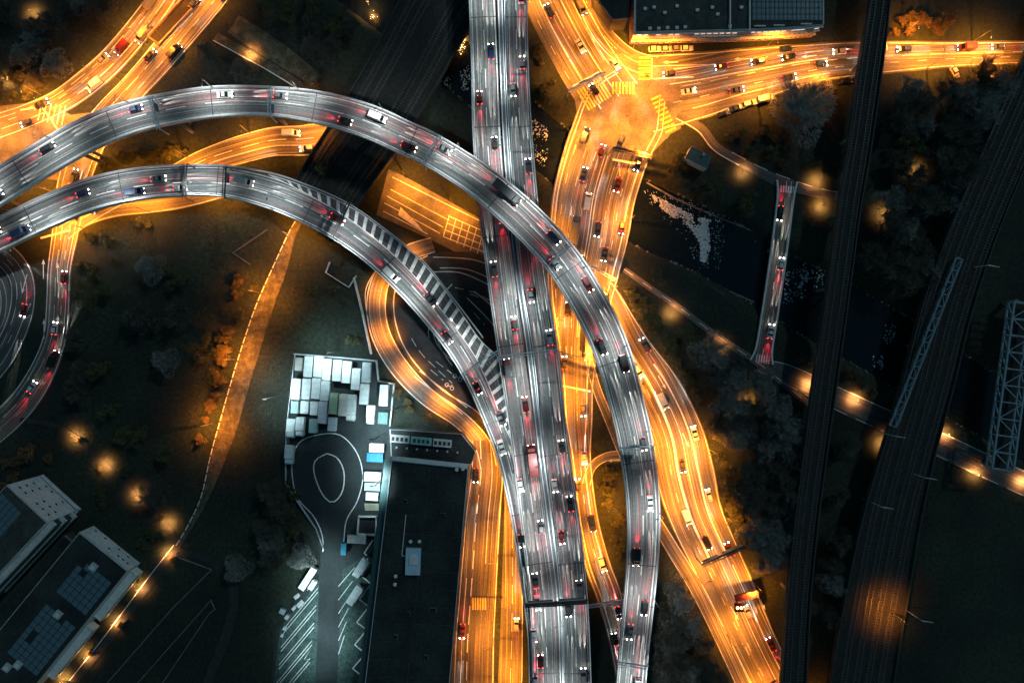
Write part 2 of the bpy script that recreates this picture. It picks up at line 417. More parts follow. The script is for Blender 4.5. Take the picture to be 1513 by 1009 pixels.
# top-left network
c1, _ = road('c1', [(262, -40, 40), (238, 0, 40), (205, 44, 40), (165, 90, 40), (125, 125, 40), (85, 152, 36), (40, 172, 36), (0, 186, 38), (-60, 205, 40)],
      label='left hand orange carriageway in the top left corner', lines=[((-1, .4), .25), ((1, -.4), .25), ((-.3, 0), .2, D2), ((.2, 0), .16, D1), ((.55, 0), .16, D2)])
c2, _ = road('c2', [(340, -40, 44), (310, 0, 46), (272, 45, 46), (232, 92, 44), (196, 132, 42), (160, 172, 46), (130, 215, 50), (112, 262, 50), (103, 305, 46), (96, 350, 40), (88, 400, 36), (86, 450, 36), (80, 505, 36), (56, 562, 40), (20, 610, 42), (-40, 660, 44)],
      label='right hand orange carriageway turning down the left side', lines=[((-1, .4), .25), ((1, -.4), .25), ((-.3, 0), .16, D1), ((.25, 0), .16, D2), ((-.65, 0), .2, None, 70, 140), ((.65, 0), .16, None, 80, 160)])
pad([(-30, 160), (66, 150), (105, 170), (150, 165), (138, 240), (98, 268), (40, 262), (-30, 275)], 'asphalt_plain', 'orange lit junction beside the left edge')
roadd, _ = road('d', [(505, 200, 50), (452, 208, 46), (405, 210, 44), (355, 222, 42), (300, 240, 36), (240, 268, 30), (180, 288, 30), (120, 318, 36)],
      label='orange road curving between the two ramps', lines=[((-1, .3), .25), ((1, -.3), .25), ((.1, 0), .2, D2), ((-.3, 0), .2)])
c3, _ = road('c3', [(95, 345, 24), (125, 322, 26), (170, 309, 24), (225, 304, 22), (280, 296, 20), (330, 285, 14)],
      label='narrow orange road along the lower ramp', lines=[((-1, .3), .2), ((1, -.3), .2)])
loopl, _ = road('loop_left', [(-60, 345, 34), (0, 372, 36), (30, 405, 36), (34, 450, 36), (18, 500, 36), (-10, 545, 36), (-60, 590, 36)], 'asphalt_dark',
      label='dark curved road by the left edge', lines=[((-1, .3), .2), ((1, -.3), .2), ((.1, 0), .16, D1), ((-.3, 0), .16, None), ((.5, 0), .16, D2)])
ring, _ = road('ring_left', [(-30, 398, 16), (0, 410, 18), (10, 440, 18), (4, 480, 18), (-25, 515, 18)], 'asphalt_dark', label='inner orange lit curve by the left edge', lines=[((1, -.3), .2), ((0, 0), .12)])
# centre right of the rail deck
pad([(574, 250), (600, 262), (722, 330), (722, 392), (700, 386), (632, 352), (556, 318)], 'asphalt_plain', 'orange lit street seen between the two ramps')
# central loop
pad([(730, 640), (700, 614), (655, 588), (612, 545), (585, 500), (577, 455), (586, 415), (610, 388), (650, 372), (700, 372), (745, 388), (775, 420), (775, 560), (760, 640)], 'loop_tar', 'dark loop road under the lower ramp')
oring, _ = road('outer_loop', [(640, 362, 24), (600, 376, 26), (568, 405, 28), (556, 445, 30), (562, 492, 30), (588, 540, 30), (630, 585, 28), (680, 620, 26), (712, 655, 26), (722, 690, 26)],
      label='orange lit outer lane of the central loop', lines=[((-1, .3), .25), ((1, -.3), .25)])
h1, h1_o = road('bottom', [(716, 650, 46), (718, 700, 52), (712, 760, 56), (708, 820, 58), (704, 880, 60), (700, 940, 62), (698, 1009, 64), (695, 1080, 66)], 'asphalt_mid',
      label='orange lit street right of the big dark roof', lines=[((-1, .4), .25), ((1, -1.2), .2), ((.28, 0), .22, D2), ((-.35, 0), .15, None, 0, 40), ((.55, 0), .2, None, 45)])
h2, _ = road('bottom_right', [(754, 700, 18), (757, 760, 24), (757, 820, 28), (757, 880, 32), (756, 940, 34), (754, 1009, 36), (752, 1080, 36)],
      label='narrow bright slip road beside the merged viaduct', lines=[((-1, .3), .3), ((0, 0), .15, D2)])
roundr, _ = road('round_right', [(866, 715, 13), (874, 690, 13), (892, 676, 13), (915, 672, 14), (950, 674, 14)], label='short curved link road beneath the upper ramp', lines=[((-1, .2), .2), ((1, -.2), .2)])
# east side small roads
sbr_pts = [(1162, 268, 30), (1160, 290, 24), (1154, 340, 23), (1146, 400, 23), (1137, 460, 23), (1128, 515, 24), (1124, 535, 34)]
smallbr = Path(sbr_pts, 0); reg(smallbr)
quayn, _ = road('quay_north', [(1000, 172, 10), (1035, 190, 14), (1058, 218, 14), (1095, 240, 14), (1130, 258, 15), (1162, 272, 18), (1205, 284, 14), (1260, 294, 12)], 'asphalt_dark', label='dark riverside lane above the small bridge',
      lines=[((1, -.25), .3, None, 0, 26), ((-1, .2), .2, (5, 3), 22)])
pathr, _ = road('riverside', [(922, 398, 8), (960, 425, 8), (1000, 452, 9), (1060, 497, 9), (1125, 540, 10), (1180, 585, 9), (1215, 612, 9)], 'pavement', label='narrow riverside footway with white dashes', name='path',
      lines=[((0, 0), .22, (3.5, 4))])
quays, _ = road('quay_south', [(1120, 540, 18), (1160, 552, 30), (1235, 588, 34), (1310, 622, 34), (1385, 655, 36), (1460, 690, 36), (1530, 722, 36)], 'asphalt_dark', label='brown lit quay road passing beneath the railways', lines=[((-1, .3), .25), ((1, -.3), .2, D2)])
# orange path on the left
pathi, _ = road('long_path', [(447, 318, 10), (432, 345, 12), (412, 400, 22), (390, 455, 26), (372, 510, 28), (355, 565, 28), (338, 625, 28), (322, 675, 24), (302, 735, 12), (280, 778, 8), (262, 808, 8)], 'path_gravel', name='path', label='long straight path lit orange across the dark park',
      lines=[((1, -.3), .3, (2.2, .7))])
pathl, _ = road('lower_path', [(262, 808, 14), (225, 855, 14), (190, 902, 14), (150, 955, 14), (110, 1005, 14), (60, 1070, 14)], 'dim_path', name='path', label='footpath with lamps beside the solar roof', lines=[((1, -.3), .25)])
pathp, _ = road('park_path', [(30, 620, 7), (85, 630, 7), (125, 655, 7), (160, 690, 7), (205, 735, 7), (250, 780, 7), (262, 808, 7)], 'dim_path', name='path', label='park footpath dotted with round lamp glows')
patho, _ = road('old_path', [(262, 815, 12), (300, 822, 12), (335, 845, 14), (346, 885, 14), (335, 935, 14), (310, 1000, 14), (290, 1060, 14)], 'dim_path', name='path', label='unlit curved path near the bottom left')
top_path, _ = road('top_path', [(318, 55, 14), (360, 78, 14), (400, 100, 14), (450, 132, 12), (490, 160, 10)], 'path_gravel', name='path', label='short diagonal track above the upper ramp', lines=[((1, -.2), .3)])
tp2, _ = road('top_track', [(345, 36, 30), (385, 62, 32), (430, 92, 28), (470, 120, 18)], 'path_gravel', name='path', label='pale gravel track above the upper ramp', lines=[])

# ------------------------------------------------------------------ extra painted markings
def arrow(mb, px, py, ang, L=5.0, z=ZM):
    c = P(px, py, 0); ca, sa = math.cos(ang), math.sin(ang)
    def q(x, y): return (c.x + x * ca - y * sa, c.y + x * sa + y * ca, z)
    mb.face([q(-L / 2, -.14), q(L / 2 - 1.6, -.14), q(L / 2 - 1.6, .14), q(-L / 2, .14)])
    mb.face([q(L / 2 - 1.6, -.55), q(L / 2, 0), q(L / 2 - 1.6, .55)])
def zebra(mb, a, b, wpx, n, z=ZM, duty=.55):
    """n bars between pixel points a and b, each bar wpx long across"""
    A, B = P(*a), P(*b); d = B - A; L = d.length; d.normalize(); nn = Vector((d.y, -d.x, 0)) * (wpx * S / 2)
    for i in range(n):
        s0 = L * (i + .5 - duty / 2) / n; s1 = L * (i + .5 + duty / 2) / n
        u, v = A + d * s0, A + d * s1; up = Vector((0, 0, z))
        mb.face([u - nn + up, v - nn + up, v + nn + up, u + nn + up][::-1])
mk = MB(); my = MB()
for a in ((65, 398, 90), (66, 486, 90), (86, 403, 90), (86, 480, 88), (37, 420, -105), (40, 462, -115)): arrow(mk, a[0], a[1], R(a[2]), 6.5)
for a in ((990, 93, 182), (1095, 88, 182), (1195, 84, 187), (1085, 905, -60), (908, 680, 180), (978, 565, -60), (1013, 650, -65), (915, 250, 95), (1125, 890, -62)): arrow(mk, a[0], a[1], R(a[2]), 5)
zebra(my, (860, 150), (896, 128), 34, 9); zebra(my, (903, 131), (938, 131), 18, 7); zebra(my, (952, 84), (952, 120), 17, 7); zebra(my, (968, 142), (992, 196), 17, 9)
zebra(my, (697, 891), (719, 891), 18, 6)
pxseg(mk, (963, 86), (963, 117), .5, ZM); pxseg(mk, (963, 117), (1025, 114), .35, ZM); pxseg(mk, (963, 98), (1045, 96), .25, ZM)
pxseg(mk, (846, 128), (885, 107), .5, ZM); pxseg(mk, (905, 236), (945, 243), .7, ZM); pxseg(mk, (832, 570), (872, 578), .6, ZM)
pxseg(mk, (1036, 832), (1072, 821), .5, ZM); pxseg(mk, (60, 352), (104, 340), .6, ZM)
for a, b in (((30, 163), (62, 158)), ((62, 158), (88, 196))): pxseg(mk, a, b, .5, ZM)
for i in range(6): pxseg(mk, (56 + i * 7, 178 + i * 1.5), (62 + i * 7, 150 + i * 1.5), .35, ZM)
# box grid on the street right of the rail deck
for i in range(6): pxseg(mk, (664 + i * 10, 318 + i * 5), (655 + i * 10, 350 + i * 5), .3, ZM)
for i in range(4): pxseg(mk, (664 - i * 3, 320 + i * 10), (722, 345 + i * 10), .3, ZM)
for a, b in (((580, 262), (722, 333)), ((572, 290), (655, 336)), ((577, 280), (664, 326)), ((566, 312), (632, 346)), ((568, 300), (650, 345))): pxseg(mk, a, b, .28, ZM)
flat(mk, [(588, 318), (592, 306), (618, 332), (626, 343)], ZM)
# central loop markings
CL = [[(632, 378), (598, 398), (582, 440), (588, 490), (612, 535), (655, 577), (702, 606), (734, 640)],
      [(660, 457), (640, 430)], [(634, 500), (633, 488), (638, 465), (650, 440), (668, 420)],
      [(735, 600), (700, 560), (672, 535), (648, 512), (640, 486), (650, 460), (668, 448)], [(668, 540), (650, 512), (648, 492), (658, 478)],
      [(640, 402), (680, 403), (720, 420), (738, 432)], [(650, 396), (690, 398), (732, 415)], [(690, 440), (720, 470), (745, 500)], [(700, 430), (730, 455), (748, 478)],
      [(640, 380), (700, 384), (745, 402)]]
for l in CL: pxline(mk, l, .36, ZM)
for l in ([(608, 500), (622, 522), (640, 540), (668, 566)], [(644, 534), (668, 552)], [(672, 425), (700, 432), (735, 450)], [(694, 434), (720, 444)], [(700, 462), (716, 480)], [(636, 546), (655, 562)]): pxline(mk, l, .22, ZM, dash=(3, 1.6))
def bike(mb, px, py, a):            # painted bicycle pictogram
    c = P(px, py, ZM); ca, sa = math.cos(a), math.sin(a)
    def q(x, y): return Vector((c.x + x * ca - y * sa, c.y + x * sa + y * ca, ZM))
    for ox in (-1.0, 1.0):
        for i in range(10):
            t0, t1 = 2 * math.pi * i / 10, 2 * math.pi * (i + 1) / 10
            mb.face([q(ox + .7 * math.cos(t0), .7 * math.sin(t0)), q(ox + .7 * math.cos(t1), .7 * math.sin(t1)), q(ox + .45 * math.cos(t1), .45 * math.sin(t1)), q(ox + .45 * math.cos(t0), .45 * math.sin(t0))])
    mb.face([q(-1, -.1), q(0, -.1), q(.1, .1), q(-1, .1)]); mb.face([q(-.1, 0), q(.1, 0), q(.7, 1.1), q(.5, 1.1)])
bike(mk, 676, 558, R(-35)); bike(mk, 664, 571, R(-35))
for l in ([(620, 548), (690, 602)], [(612, 556), (684, 612)], [(560, 392), (540, 430), (545, 480)]): pxline(mk, l, .25, ZM)
tag(mk.build('white_road_markings', M['paint']), 'white arrows, stop lines and loop lines painted on the streets', 'road markings', kind='structure')
tag(my.build('yellow_crossing_markings', M['paint_yellow']), 'yellow zebra crossings painted at the crossroads', 'road markings', kind='structure')

# ------------------------------------------------------------------ the yard
YARD = [(436, 522), (556, 533), (562, 560), (584, 566), (578, 632), (577, 676), (560, 800), (533, 1075), (392, 1075), (408, 930), (474, 835), (470, 790), (428, 715), (422, 640)]
yard_o = pad(YARD, 'yard', 'dark asphalt lorry yard with a teardrop turning circle', 'yard')
for q in ([(414, 925), (472, 858), (470, 900), (466, 1009), (405, 1009)], [(506, 842), (552, 812), (545, 900), (520, 1009), (498, 1009)]):
    z = nextz(); b = MB(); flat(b, q, z); tag(b.build('paved_bays', M['yard_green']), 'greenish paved parking bays beside the yard lane', 'paving', kind='structure')
EXCP.append([(398, 1009), (405, 850), (478, 815), (482, 1009)])
mk = MB()
pxline(mk, [(483, 670), (498, 676), (508, 696), (507, 722), (498, 738), (487, 741), (474, 726), (464, 698), (466, 680), (483, 670)], .38, ZM)
pxline(mk, [(477, 815), (476, 790), (463, 762), (441, 738), (433, 712), (432, 680), (444, 652), (478, 641), (505, 644), (528, 670), (536, 705), (528, 740), (512, 768), (508, 800)], .32, ZM)
for i in range(5):
    x = 470 - i * 3; y = 868 + i * 26
    pxseg(mk, (x, y), (x - 52, y + 62), .22, ZM); pxseg(mk, (x, y + 6), (x - 52, y + 68), .22, ZM)
for i in range(6):
    y = 850 + i * 20; pxseg(mk, (524 - i * 3, y - 12), (500, y + 16), .2, ZM)
zz = [(551, 797), (538, 817), (551, 828), (534, 851), (548, 862), (531, 885), (545, 896), (527, 919), (542, 930), (524, 952), (540, 965), (521, 987), (537, 1000), (518, 1022), (535, 1035)]
for a, b in zip(zz, zz[1:]): pxseg(mk, a, b, .42, ZM)
pxseg(mk, (555, 790), (532, 1060), .4, ZM)
mk.build('bay_marking', M['paint'], yard_o)

# ------------------------------------------------------------------ viaducts
def viaduct(name, label, path, m, lines, zcut=None, piers=(), left=True, right=True, fascia=1.0, joint_at=(), rail=True):
    root = empty(name, path.p[len(path.p) // 2] * 1); root.location.z = 0
    tag(root, label, 'viaduct'); inv = -root.location
    def bl(mb, n, mm):
        for i, v in enumerate(mb.v): mb.v[i] = (v[0] + inv.x, v[1] + inv.y, v[2])
        return mb.build(n, mm, root)
    mb = MB(); mb.sweep(path, [((-1, 0), 0), ((1, 0), 0), ((1, 0), -.5), ((.55, 0), -1.6), ((-.55, 0), -1.6), ((-1, 0), -.5)]); mb.split = len(mb.f); mk = mb
    for l in lines:
        stripe(mk, path, l[0], l[1], .006, l[2] if len(l) > 2 else None, l[3] if len(l) > 3 else 0, l[4] if len(l) > 4 else None)
    bl(mb, 'deck', [m, M['paint']])
    for sgn, on in ((-1, left), (1, right)):
        if not on: continue
        mb = MB(); mb.sweep(path, [((sgn, .0), -.55), ((sgn, .35 * sgn), -.55), ((sgn, .35 * sgn), .95), ((sgn, .0), .95)][::sgn]); bl(mb, 'parapet', M['concrete'])
        if rail:
            mb = MB(); mb.sweep(path, [((sgn, .08 * sgn), 1.25), ((sgn, .27 * sgn), 1.25), ((sgn, .27 * sgn), 1.4), ((sgn, .08 * sgn), 1.4)][::sgn])
            d = 1
            while d < path.len:
                c, t = path.point(d, (sgn, .17 * sgn), 0); mb.bar(c + Vector((0, 0, .95)), c + Vector((0, 0, 1.3)), .1); d += 3
            bl(mb, 'handrail', M['steel'])
    for d in joint_at:
        c, t = path.point(d, 0, .009); n = Vector((t.y, -t.x, 0)); i = min(range(len(path.s)), key=lambda k: abs(path.s[k] - d)); w = path.w[i] / 2
        jb = MB(); jb.face([c - n * w - t * .16, c - n * w + t * .16, c + n * w + t * .16, c + n * w - t * .16]); bl(jb, 'expansion_joint', M['steel_dark'])
    for d in piers:
        c, t = path.point(d, 0, 0); pb = MB(); n = Vector((t.y, -t.x, 0))
        b0 = Vector((c.x, c.y, -3)); zt = path.z - 1.6
        for k in (-1.6, 1.6):
            pb.tube(b0 + n * k, Vector((c.x, c.y, zt)) + n * k, .55, .55, 12)
        pb.bar(Vector((c.x, c.y, zt - .5)) - n * 3, Vector((c.x, c.y, zt - .5)) + n * 3, 1.2, 1.1)
        bl(pb, 'pier', M['concrete_dark'])
    for q in path.px: EXC.append((q[0], q[1], q[2] / 2 + 6))
    return root
ZA, ZB = 11.0, 17.0
upper = Path([(-70, 318, 46), (0, 276, 47), (62, 238, 46), (118, 206, 46), (172, 182, 45), (229, 166, 43), (316, 152, 42), (400, 151, 40), (471, 160, 44), (538, 178, 46), (600, 205, 46), (640, 224, 46),
              (707, 267, 47), (770, 320, 50), (829, 383, 50), (877, 460, 50), (906, 526, 50), (930, 614, 48), (941, 669, 47), (949, 736, 46), (950, 804, 44), (945, 871, 42), (935, 972, 40), (932, 1009, 40), (925, 1090, 40)], ZB)
lower = Path([(-70, 374, 48), (0, 346, 46), (67, 314, 46), (135, 288, 45), (202, 273, 44), (276, 267, 43), (337, 269, 44), (400, 284, 46), (452, 305, 46), (503, 332, 46), (552, 366, 46), (598, 408, 46), (642, 456, 46), (680, 506, 44),
              (709, 556, 42), (735, 616, 40), (755, 672, 38), (770, 740, 36), (781, 810, 34), (790, 880, 32), (796, 940, 30), (798, 1009, 30), (799, 1080, 30)], ZA)
mainl = Path([(712, -70, 37), (713, 0, 37), (717, 100, 38), (720, 200, 40), (728, 300, 40), (740, 400, 40), (756, 520, 38), (775, 655, 36), (789, 770, 37), (804, 890, 40), (809, 1009, 40), (811, 1080, 40)], ZA + .03)
mainr = Path([(761, -70, 31), (762, 0, 31), (764, 100, 31), (769, 200, 32), (777, 300, 33), (787, 400, 35), (806, 520, 34), (820, 655, 36), (836, 770, 38), (848, 890, 38), (852, 1009, 40), (854, 1080, 40)], ZA)
LN = [((-1, .6), .3), ((1, -.6), .3), ((0, 0), .26, (6, 6))]
def pr(path, a, b, st): return [d for d in [a + i * st for i in range(40)] if d < b]
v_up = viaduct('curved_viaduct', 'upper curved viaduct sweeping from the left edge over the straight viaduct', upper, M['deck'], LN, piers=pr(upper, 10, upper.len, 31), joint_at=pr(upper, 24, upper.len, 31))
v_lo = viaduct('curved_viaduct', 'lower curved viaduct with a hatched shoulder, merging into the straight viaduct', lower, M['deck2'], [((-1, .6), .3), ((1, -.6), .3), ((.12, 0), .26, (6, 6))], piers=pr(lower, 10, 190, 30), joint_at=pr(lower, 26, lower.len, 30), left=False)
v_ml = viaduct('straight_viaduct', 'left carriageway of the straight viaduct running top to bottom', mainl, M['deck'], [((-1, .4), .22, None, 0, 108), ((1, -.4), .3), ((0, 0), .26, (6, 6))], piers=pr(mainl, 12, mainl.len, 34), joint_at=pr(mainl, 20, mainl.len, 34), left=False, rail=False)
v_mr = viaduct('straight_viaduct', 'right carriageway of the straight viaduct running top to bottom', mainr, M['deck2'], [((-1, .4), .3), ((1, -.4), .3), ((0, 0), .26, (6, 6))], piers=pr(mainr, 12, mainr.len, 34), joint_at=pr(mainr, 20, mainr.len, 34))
def child_abs(mb, name, m, root):
    inv = root.location
    mb.v = [(v[0] - inv.x, v[1] - inv.y, v[2]) for v in mb.v]; return mb.build(name, m, root)
# partial parapets: left side of the main carriageway above the merge; outer side of the lower ramp up to the hatched wedge
def wallpath(pts, z, z0, z1, w, name, m, root):
    p = Path([(a[0], a[1], 1) for a in pts], z); mb = MB(); mb.sweep(p, [(-w / 2, z0), (w / 2, z0), (w / 2, z1), (-w / 2, z1)]); return child_abs(mb, name, m, root)
wallpath([(692, -70), (694, 0), (698, 100), (700, 200), (707, 300), (719, 400), (733, 500), (737, 525)], ZA, -.55, .95, .35, 'parapet', M['concrete'], v_ml)
# hatched shoulder deck: between the ramp and its outer parapet
hin = [(396, 258), (449, 285), (506, 318), (557, 356), (606, 402), (650, 456), (692, 512), (716, 553), (730, 590), (742, 622), (762, 664)]
hout = [(396, 257), (452, 276), (515, 304), (570, 342), (622, 385), (668, 442), (708, 500), (737, 530), (751, 576), (758, 620), (765, 665)]
hp = Path([((a[0] + b[0]) / 2, (a[1] + b[1]) / 2, math.dist(a, b)) for a, b in zip(hin, hout)], ZA)
mb = MB(); mb.sweep(hp, [((-1, 0), .014), ((1, 0), .014), ((1, 0), -.3), ((-1, 0), -.3)]); child_abs(mb, 'shoulder_deck', M['asphalt_dark'], v_lo)
mk = MB(); d = 6
while d < hp.len - 3:
    a, t = hp.point(d, (-1, .1), .022); b, _ = hp.point(d + (1.6 if d < 84 else 2.4), (1, -.2), .022)
    i = min(range(len(hp.s)), key=lambda k: abs(hp.s[k] - d))
    if hp.w[i] > 1.0:
        mk.face([a, a + t * 1.15, b + t * 1.15, b][::-1])
    d += 3.3
stripe(mk, hp, (-1, .1), .26, .024); stripe(mk, hp, (1, -.1), .26, .024)
child_abs(mk, 'hatching', M['paint'], v_lo)
wallpath([(-70, 346), (0, 321), (67, 290), (135, 264), (202, 250), (276, 245), (337, 246), (400, 256), (452, 273), (515, 301), (572, 341), (624, 384), (670, 441), (714, 499)], ZA, -.55, .95, .35, 'parapet', M['concrete'], v_lo)
wallpath([(-70, 346), (0, 321), (67, 290), (135, 264), (202, 250), (276, 245), (337, 246), (400, 256), (452, 273), (515, 301), (572, 341), (624, 384), (670, 441), (714, 499)], ZA, 1.25, 1.4, .18, 'handrail', M['steel'], v_lo)
# median barrier between the carriageways
medp = Path([((a[0] + a[2] / 2 + b[0] - b[2] / 2) / 2, a[1], 5) for a, b in zip([(712, -70, 37), (713, 0, 37), (717, 100, 38), (720, 200, 40), (728, 300, 40), (740, 400, 40), (756, 520, 38), (775, 655, 36), (789, 770, 37), (804, 890, 40), (809, 1009, 40), (811, 1080, 40)],
      [(761, -70, 31), (762, 0, 31), (764, 100, 31), (769, 200, 32), (777, 300, 33), (787, 400, 35), (806, 520, 34), (820, 655, 36), (836, 770, 38), (848, 890, 38), (852, 1009, 40), (854, 1080, 40)])], ZA)
mb = MB(); mb.sweep(medp, [(-.9, -.05), (.9, -.05), (.9, -.6), (-.9, -.6)])
d = 0
bar = empty('median_barrier', (medp.p[30].x, medp.p[30].y, 0)); tag(bar, 'double steel guard rail along the gap of the straight viaduct', 'guard rail')
child_abs(mb, 'kerb_strip', M['concrete_dark'], bar)
for l in (-.55, .55):
    mb = MB(); mb.sweep(medp, [(l - .12, .55), (l + .12, .55), (l + .12, .85), (l - .12, .85)]); child_abs(mb, 'guard_rail', M['steel'], bar)
mb = MB()
while d < medp.len:
    for l in (-.55, .55):
        c, t = medp.point(d, l, 0); mb.bar(c + Vector((0, 0, -.05)), c + Vector((0, 0, .6)), .12)
    d += 2.5
tag(child_abs(mb, 'rail_posts', M['steel_dark'], bar), kind='stuff')

# small river bridge
sb = empty('river_bridge', (smallbr.p[30].x, smallbr.p[30].y, 0)); tag(sb, 'narrow bridge with white edge lines crossing the dark river', 'bridge')
sbd = MB(); sbd.sweep(smallbr, [((-1, 0), .14), ((1, 0), .14), ((1, 0), -.7), ((-1, 0), -.7)]); sbd.split = len(sbd.f)
for s_ in (-1, 1):
    mb = MB(); mb.sweep(smallbr, [((s_, -.25), .1), ((s_, .25), .1), ((s_, .25), .9), ((s_, -.25), .9)]); child_abs(mb, 'parapet', M['frame_white'], sb)
mk = sbd; stripe(mk, smallbr, 0, .18, .19, (2.5, 3)); stripe(mk, smallbr, ((-.5), 0), .15, .19, (5, 9)); zebra(mk, (1152, 279), (1174, 281), 10, 6, .2); zebra(mk, (1116, 529), (1138, 532), 12, 6, .2)
child_abs(mk, 'deck', [M['asphalt'], M['paint']], sb)
for q in ((1148, 370), (1136, 470)):
    pb = MB(); c = P(*q); pb.box(c.x - 2.4, c.x + 2.4, c.y - .5, c.y + .5, -4, -.7); child_abs(pb, 'pier', M['concrete_dark'], sb)

# ------------------------------------------------------------------ railways
def railway(name, label, pts, z, tracks, parap=True, thick=1.2, piers=True, m='ballast', sleepers=True, lipm='wall_dark', legs=True):
    p = Path(pts, z, 8); root = empty(name, (p.p[len(p.p) // 2].x, p.p[len(p.p) // 2].y, 0)); tag(root, label, 'railway')
    mb = MB(); mb.sweep(p, [((-1, 0), 0), ((1, 0), 0), ((1, 0), -thick), ((-1, 0), -thick)]); child_abs(mb, 'deck', M[m], root)
    if parap:
        for s_ in (-1, 1):
            mb = MB(); mb.sweep(p, [((s_, -.15), -thick), ((s_, .15), -thick), ((s_, .15), .9), ((s_, -.15), .9)]); child_abs(mb, 'parapet', M[lipm], root)
    sl = MB()
    for l in tracks:
        for g_ in (-.72, .72):
            mb = MB(); mb.sweep(p, [(l + g_ - .06, .0), (l + g_ + .06, .0), (l + g_ + .06, .32), (l + g_ - .06, .32)]); child_abs(mb, 'rail', M['rail'], root)
        d = 0
        while sleepers and d < p.len:
            c, t = p.point(d, l, .08); n = Vector((t.y, -t.x, 0)); sl.bar(c - n * 1.25, c + n * 1.25, .26, .2); d += .9
    if sleepers: tag(child_abs(sl, 'sleepers', M['sleeper'], root), kind='stuff')
    if legs and z > 2:
        d = 8
        while d < p.len:
            c, t = p.point(d, 0, 0); pb = MB(); n = Vector((t.y, -t.x, 0)); i = min(range(len(p.s)), key=lambda k: abs(p.s[k] - d)); w = p.w[i] * .35
            pb.bar(Vector((c.x, c.y, z - thick - .4)) - n * w, Vector((c.x, c.y, z - thick - .4)) + n * w, 1, .8)
            for k in (-1, 1): pb.tube(Vector((c.x, c.y, -4)) + n * w * .8 * k, Vector((c.x, c.y, z - thick - .4)) + n * w * .8 * k, .5, .5, 10)
            child_abs(pb, 'pier', M['concrete_dark'], root); d += 24
    for q in p.px: EXC.append((q[0], q[1], q[2] / 2 + 4))
    return p, root
rd, _ = railway('railway_deck', 'broad dark railway deck crossing behind the upper ramp near the top', [(735, -110, 112), (655, 0, 110), (600, 100, 104), (553, 180, 104), (505, 250, 100), (452, 335, 90)], 4.5, (-7.5, -3.6, 4.2, 8.1), m='ballast', thick=1.4)
ra, _ = railway('railway_viaduct', 'slim dark railway viaduct crossing the right part from top to bottom', [(1308, -60, 26), (1300, 0, 28), (1287, 90, 34), (1270, 210, 34), (1254, 310, 32), (1238, 430, 32), (1222, 540, 34), (1208, 640, 34), (1192, 760, 34), (1180, 880, 34), (1172, 1009, 36), (1168, 1080, 36)], 9, (-1.9, 1.9))
rb, _ = railway('railway_viaduct', 'broad unlit railway viaduct slanting down the far right', [(1600, -40, 66), (1545, 90, 66), (1488, 220, 66), (1438, 340, 68), (1400, 450, 72), (1372, 560, 74), (1344, 660, 76), (1318, 760, 84), (1298, 860, 90), (1280, 960, 92), (1262, 1080, 92)], 6, (-5.8, -1.9, 1.9, 5.8), parap=True, lipm='wall_dark')
# lattice catwalk left of the broad viaduct
def truss(name, label, a, b, wpx, z0, z1, n, m, t=.28):
    A0, B0 = P(*a, z1), P(*b, z1); d = (B0 - A0); L = d.length; d.normalize(); nn = Vector((-d.y, d.x, 0)) * (wpx * S)
    root = empty(name, ((A0.x + B0.x) / 2, (A0.y + B0.y) / 2, 0)); tag(root, label, 'truss')
    dz = Vector((0, 0, z0 - z1))
    for off in (Vector((0, 0, 0)), nn):
        for q in (Vector((0, 0, 0)), dz):
            mb = MB(); mb.bar(A0 + off + q, B0 + off + q, t * 1.6); child_abs(mb, 'chord', m, root)
    for i in range(n + 1):
        c = A0 + d * (L * i / n)
        mb = MB(); mb.bar(c, c + nn, t); mb.bar(c + dz, c + nn + dz, t); mb.bar(c, c + dz, t); mb.bar(c + nn, c + nn + dz, t); child_abs(mb, 'cross_frame', m, root)
        if i < n:
            e = A0 + d * (L * (i + 1) / n); mb = MB()
            if i % 2: mb.bar(c, e + nn, t * .8)
            else: mb.bar(c + nn, e, t * .8)
            mb.bar(c + dz, e, t * .8); mb.bar(c + nn + dz, e + nn, t * .8); child_abs(mb, 'brace', m, root)
    return root
truss('lattice_catwalk', 'thin ladder like steel catwalk left of the broad railway viaduct', (1414, 380), (1316, 628), 9, 7.2, 8, 14, M['truss'], .16)
tr = truss('truss_bridge', 'blue grey steel truss bridge at the right edge', (1499, 445), (1466, 692), 30, 8.2, 11, 10, M['truss'], .32)
for q in ((1499, 445), (1466, 692)):
    c = P(*q, 9); mb = MB(); mb.tube((c.x + 3, c.y, -3), (c.x + 3, c.y, 6), .8, .8, 12); child_abs(mb, 'pier', M['concrete_dark'], tr)
mb = MB(); a, b = P(1499, 445, 6), P(1466, 692, 6); d = (b - a).normalized(); n = Vector((d.y, -d.x, 0)); mb.bar(a - n * 3.2, b - n * 3.2, 5.6, .3); child_abs(mb, 'deck', M['ballast'], tr)
EXCP.append([(1490, 440), (1540, 440), (1515, 700), (1455, 700)])
for i, (px, py) in enumerate(((1288, 742), (1350, 700), (1345, 905), (1440, 395), (1305, 640))):
    z = 6; c = P(px, py, z); root = empty('catenary_mast', c); tag(root, ['thin mast with two arms beside the broad railway tracks', 'catenary mast right of the broad tracks below the quay', 'orange lit mast arm beside the lit tracks at the bottom', 'mast with a white top near the catwalk head', 'mast beside the foot of the lattice catwalk'][i], 'mast')
    mb = MB(); mb.tube((0, 0, -6), (0, 0, 7), .16, .1, 8); mb.build('pole', M['steel'], root)
    mb = MB(); mb.bar((0, 0, 6), (3.6, -.6, 6.2), .16); mb.bar((0, 0, 6.9), (3.2, -.5, 6.2), .08); mb.build('arm', M['steel'], root)

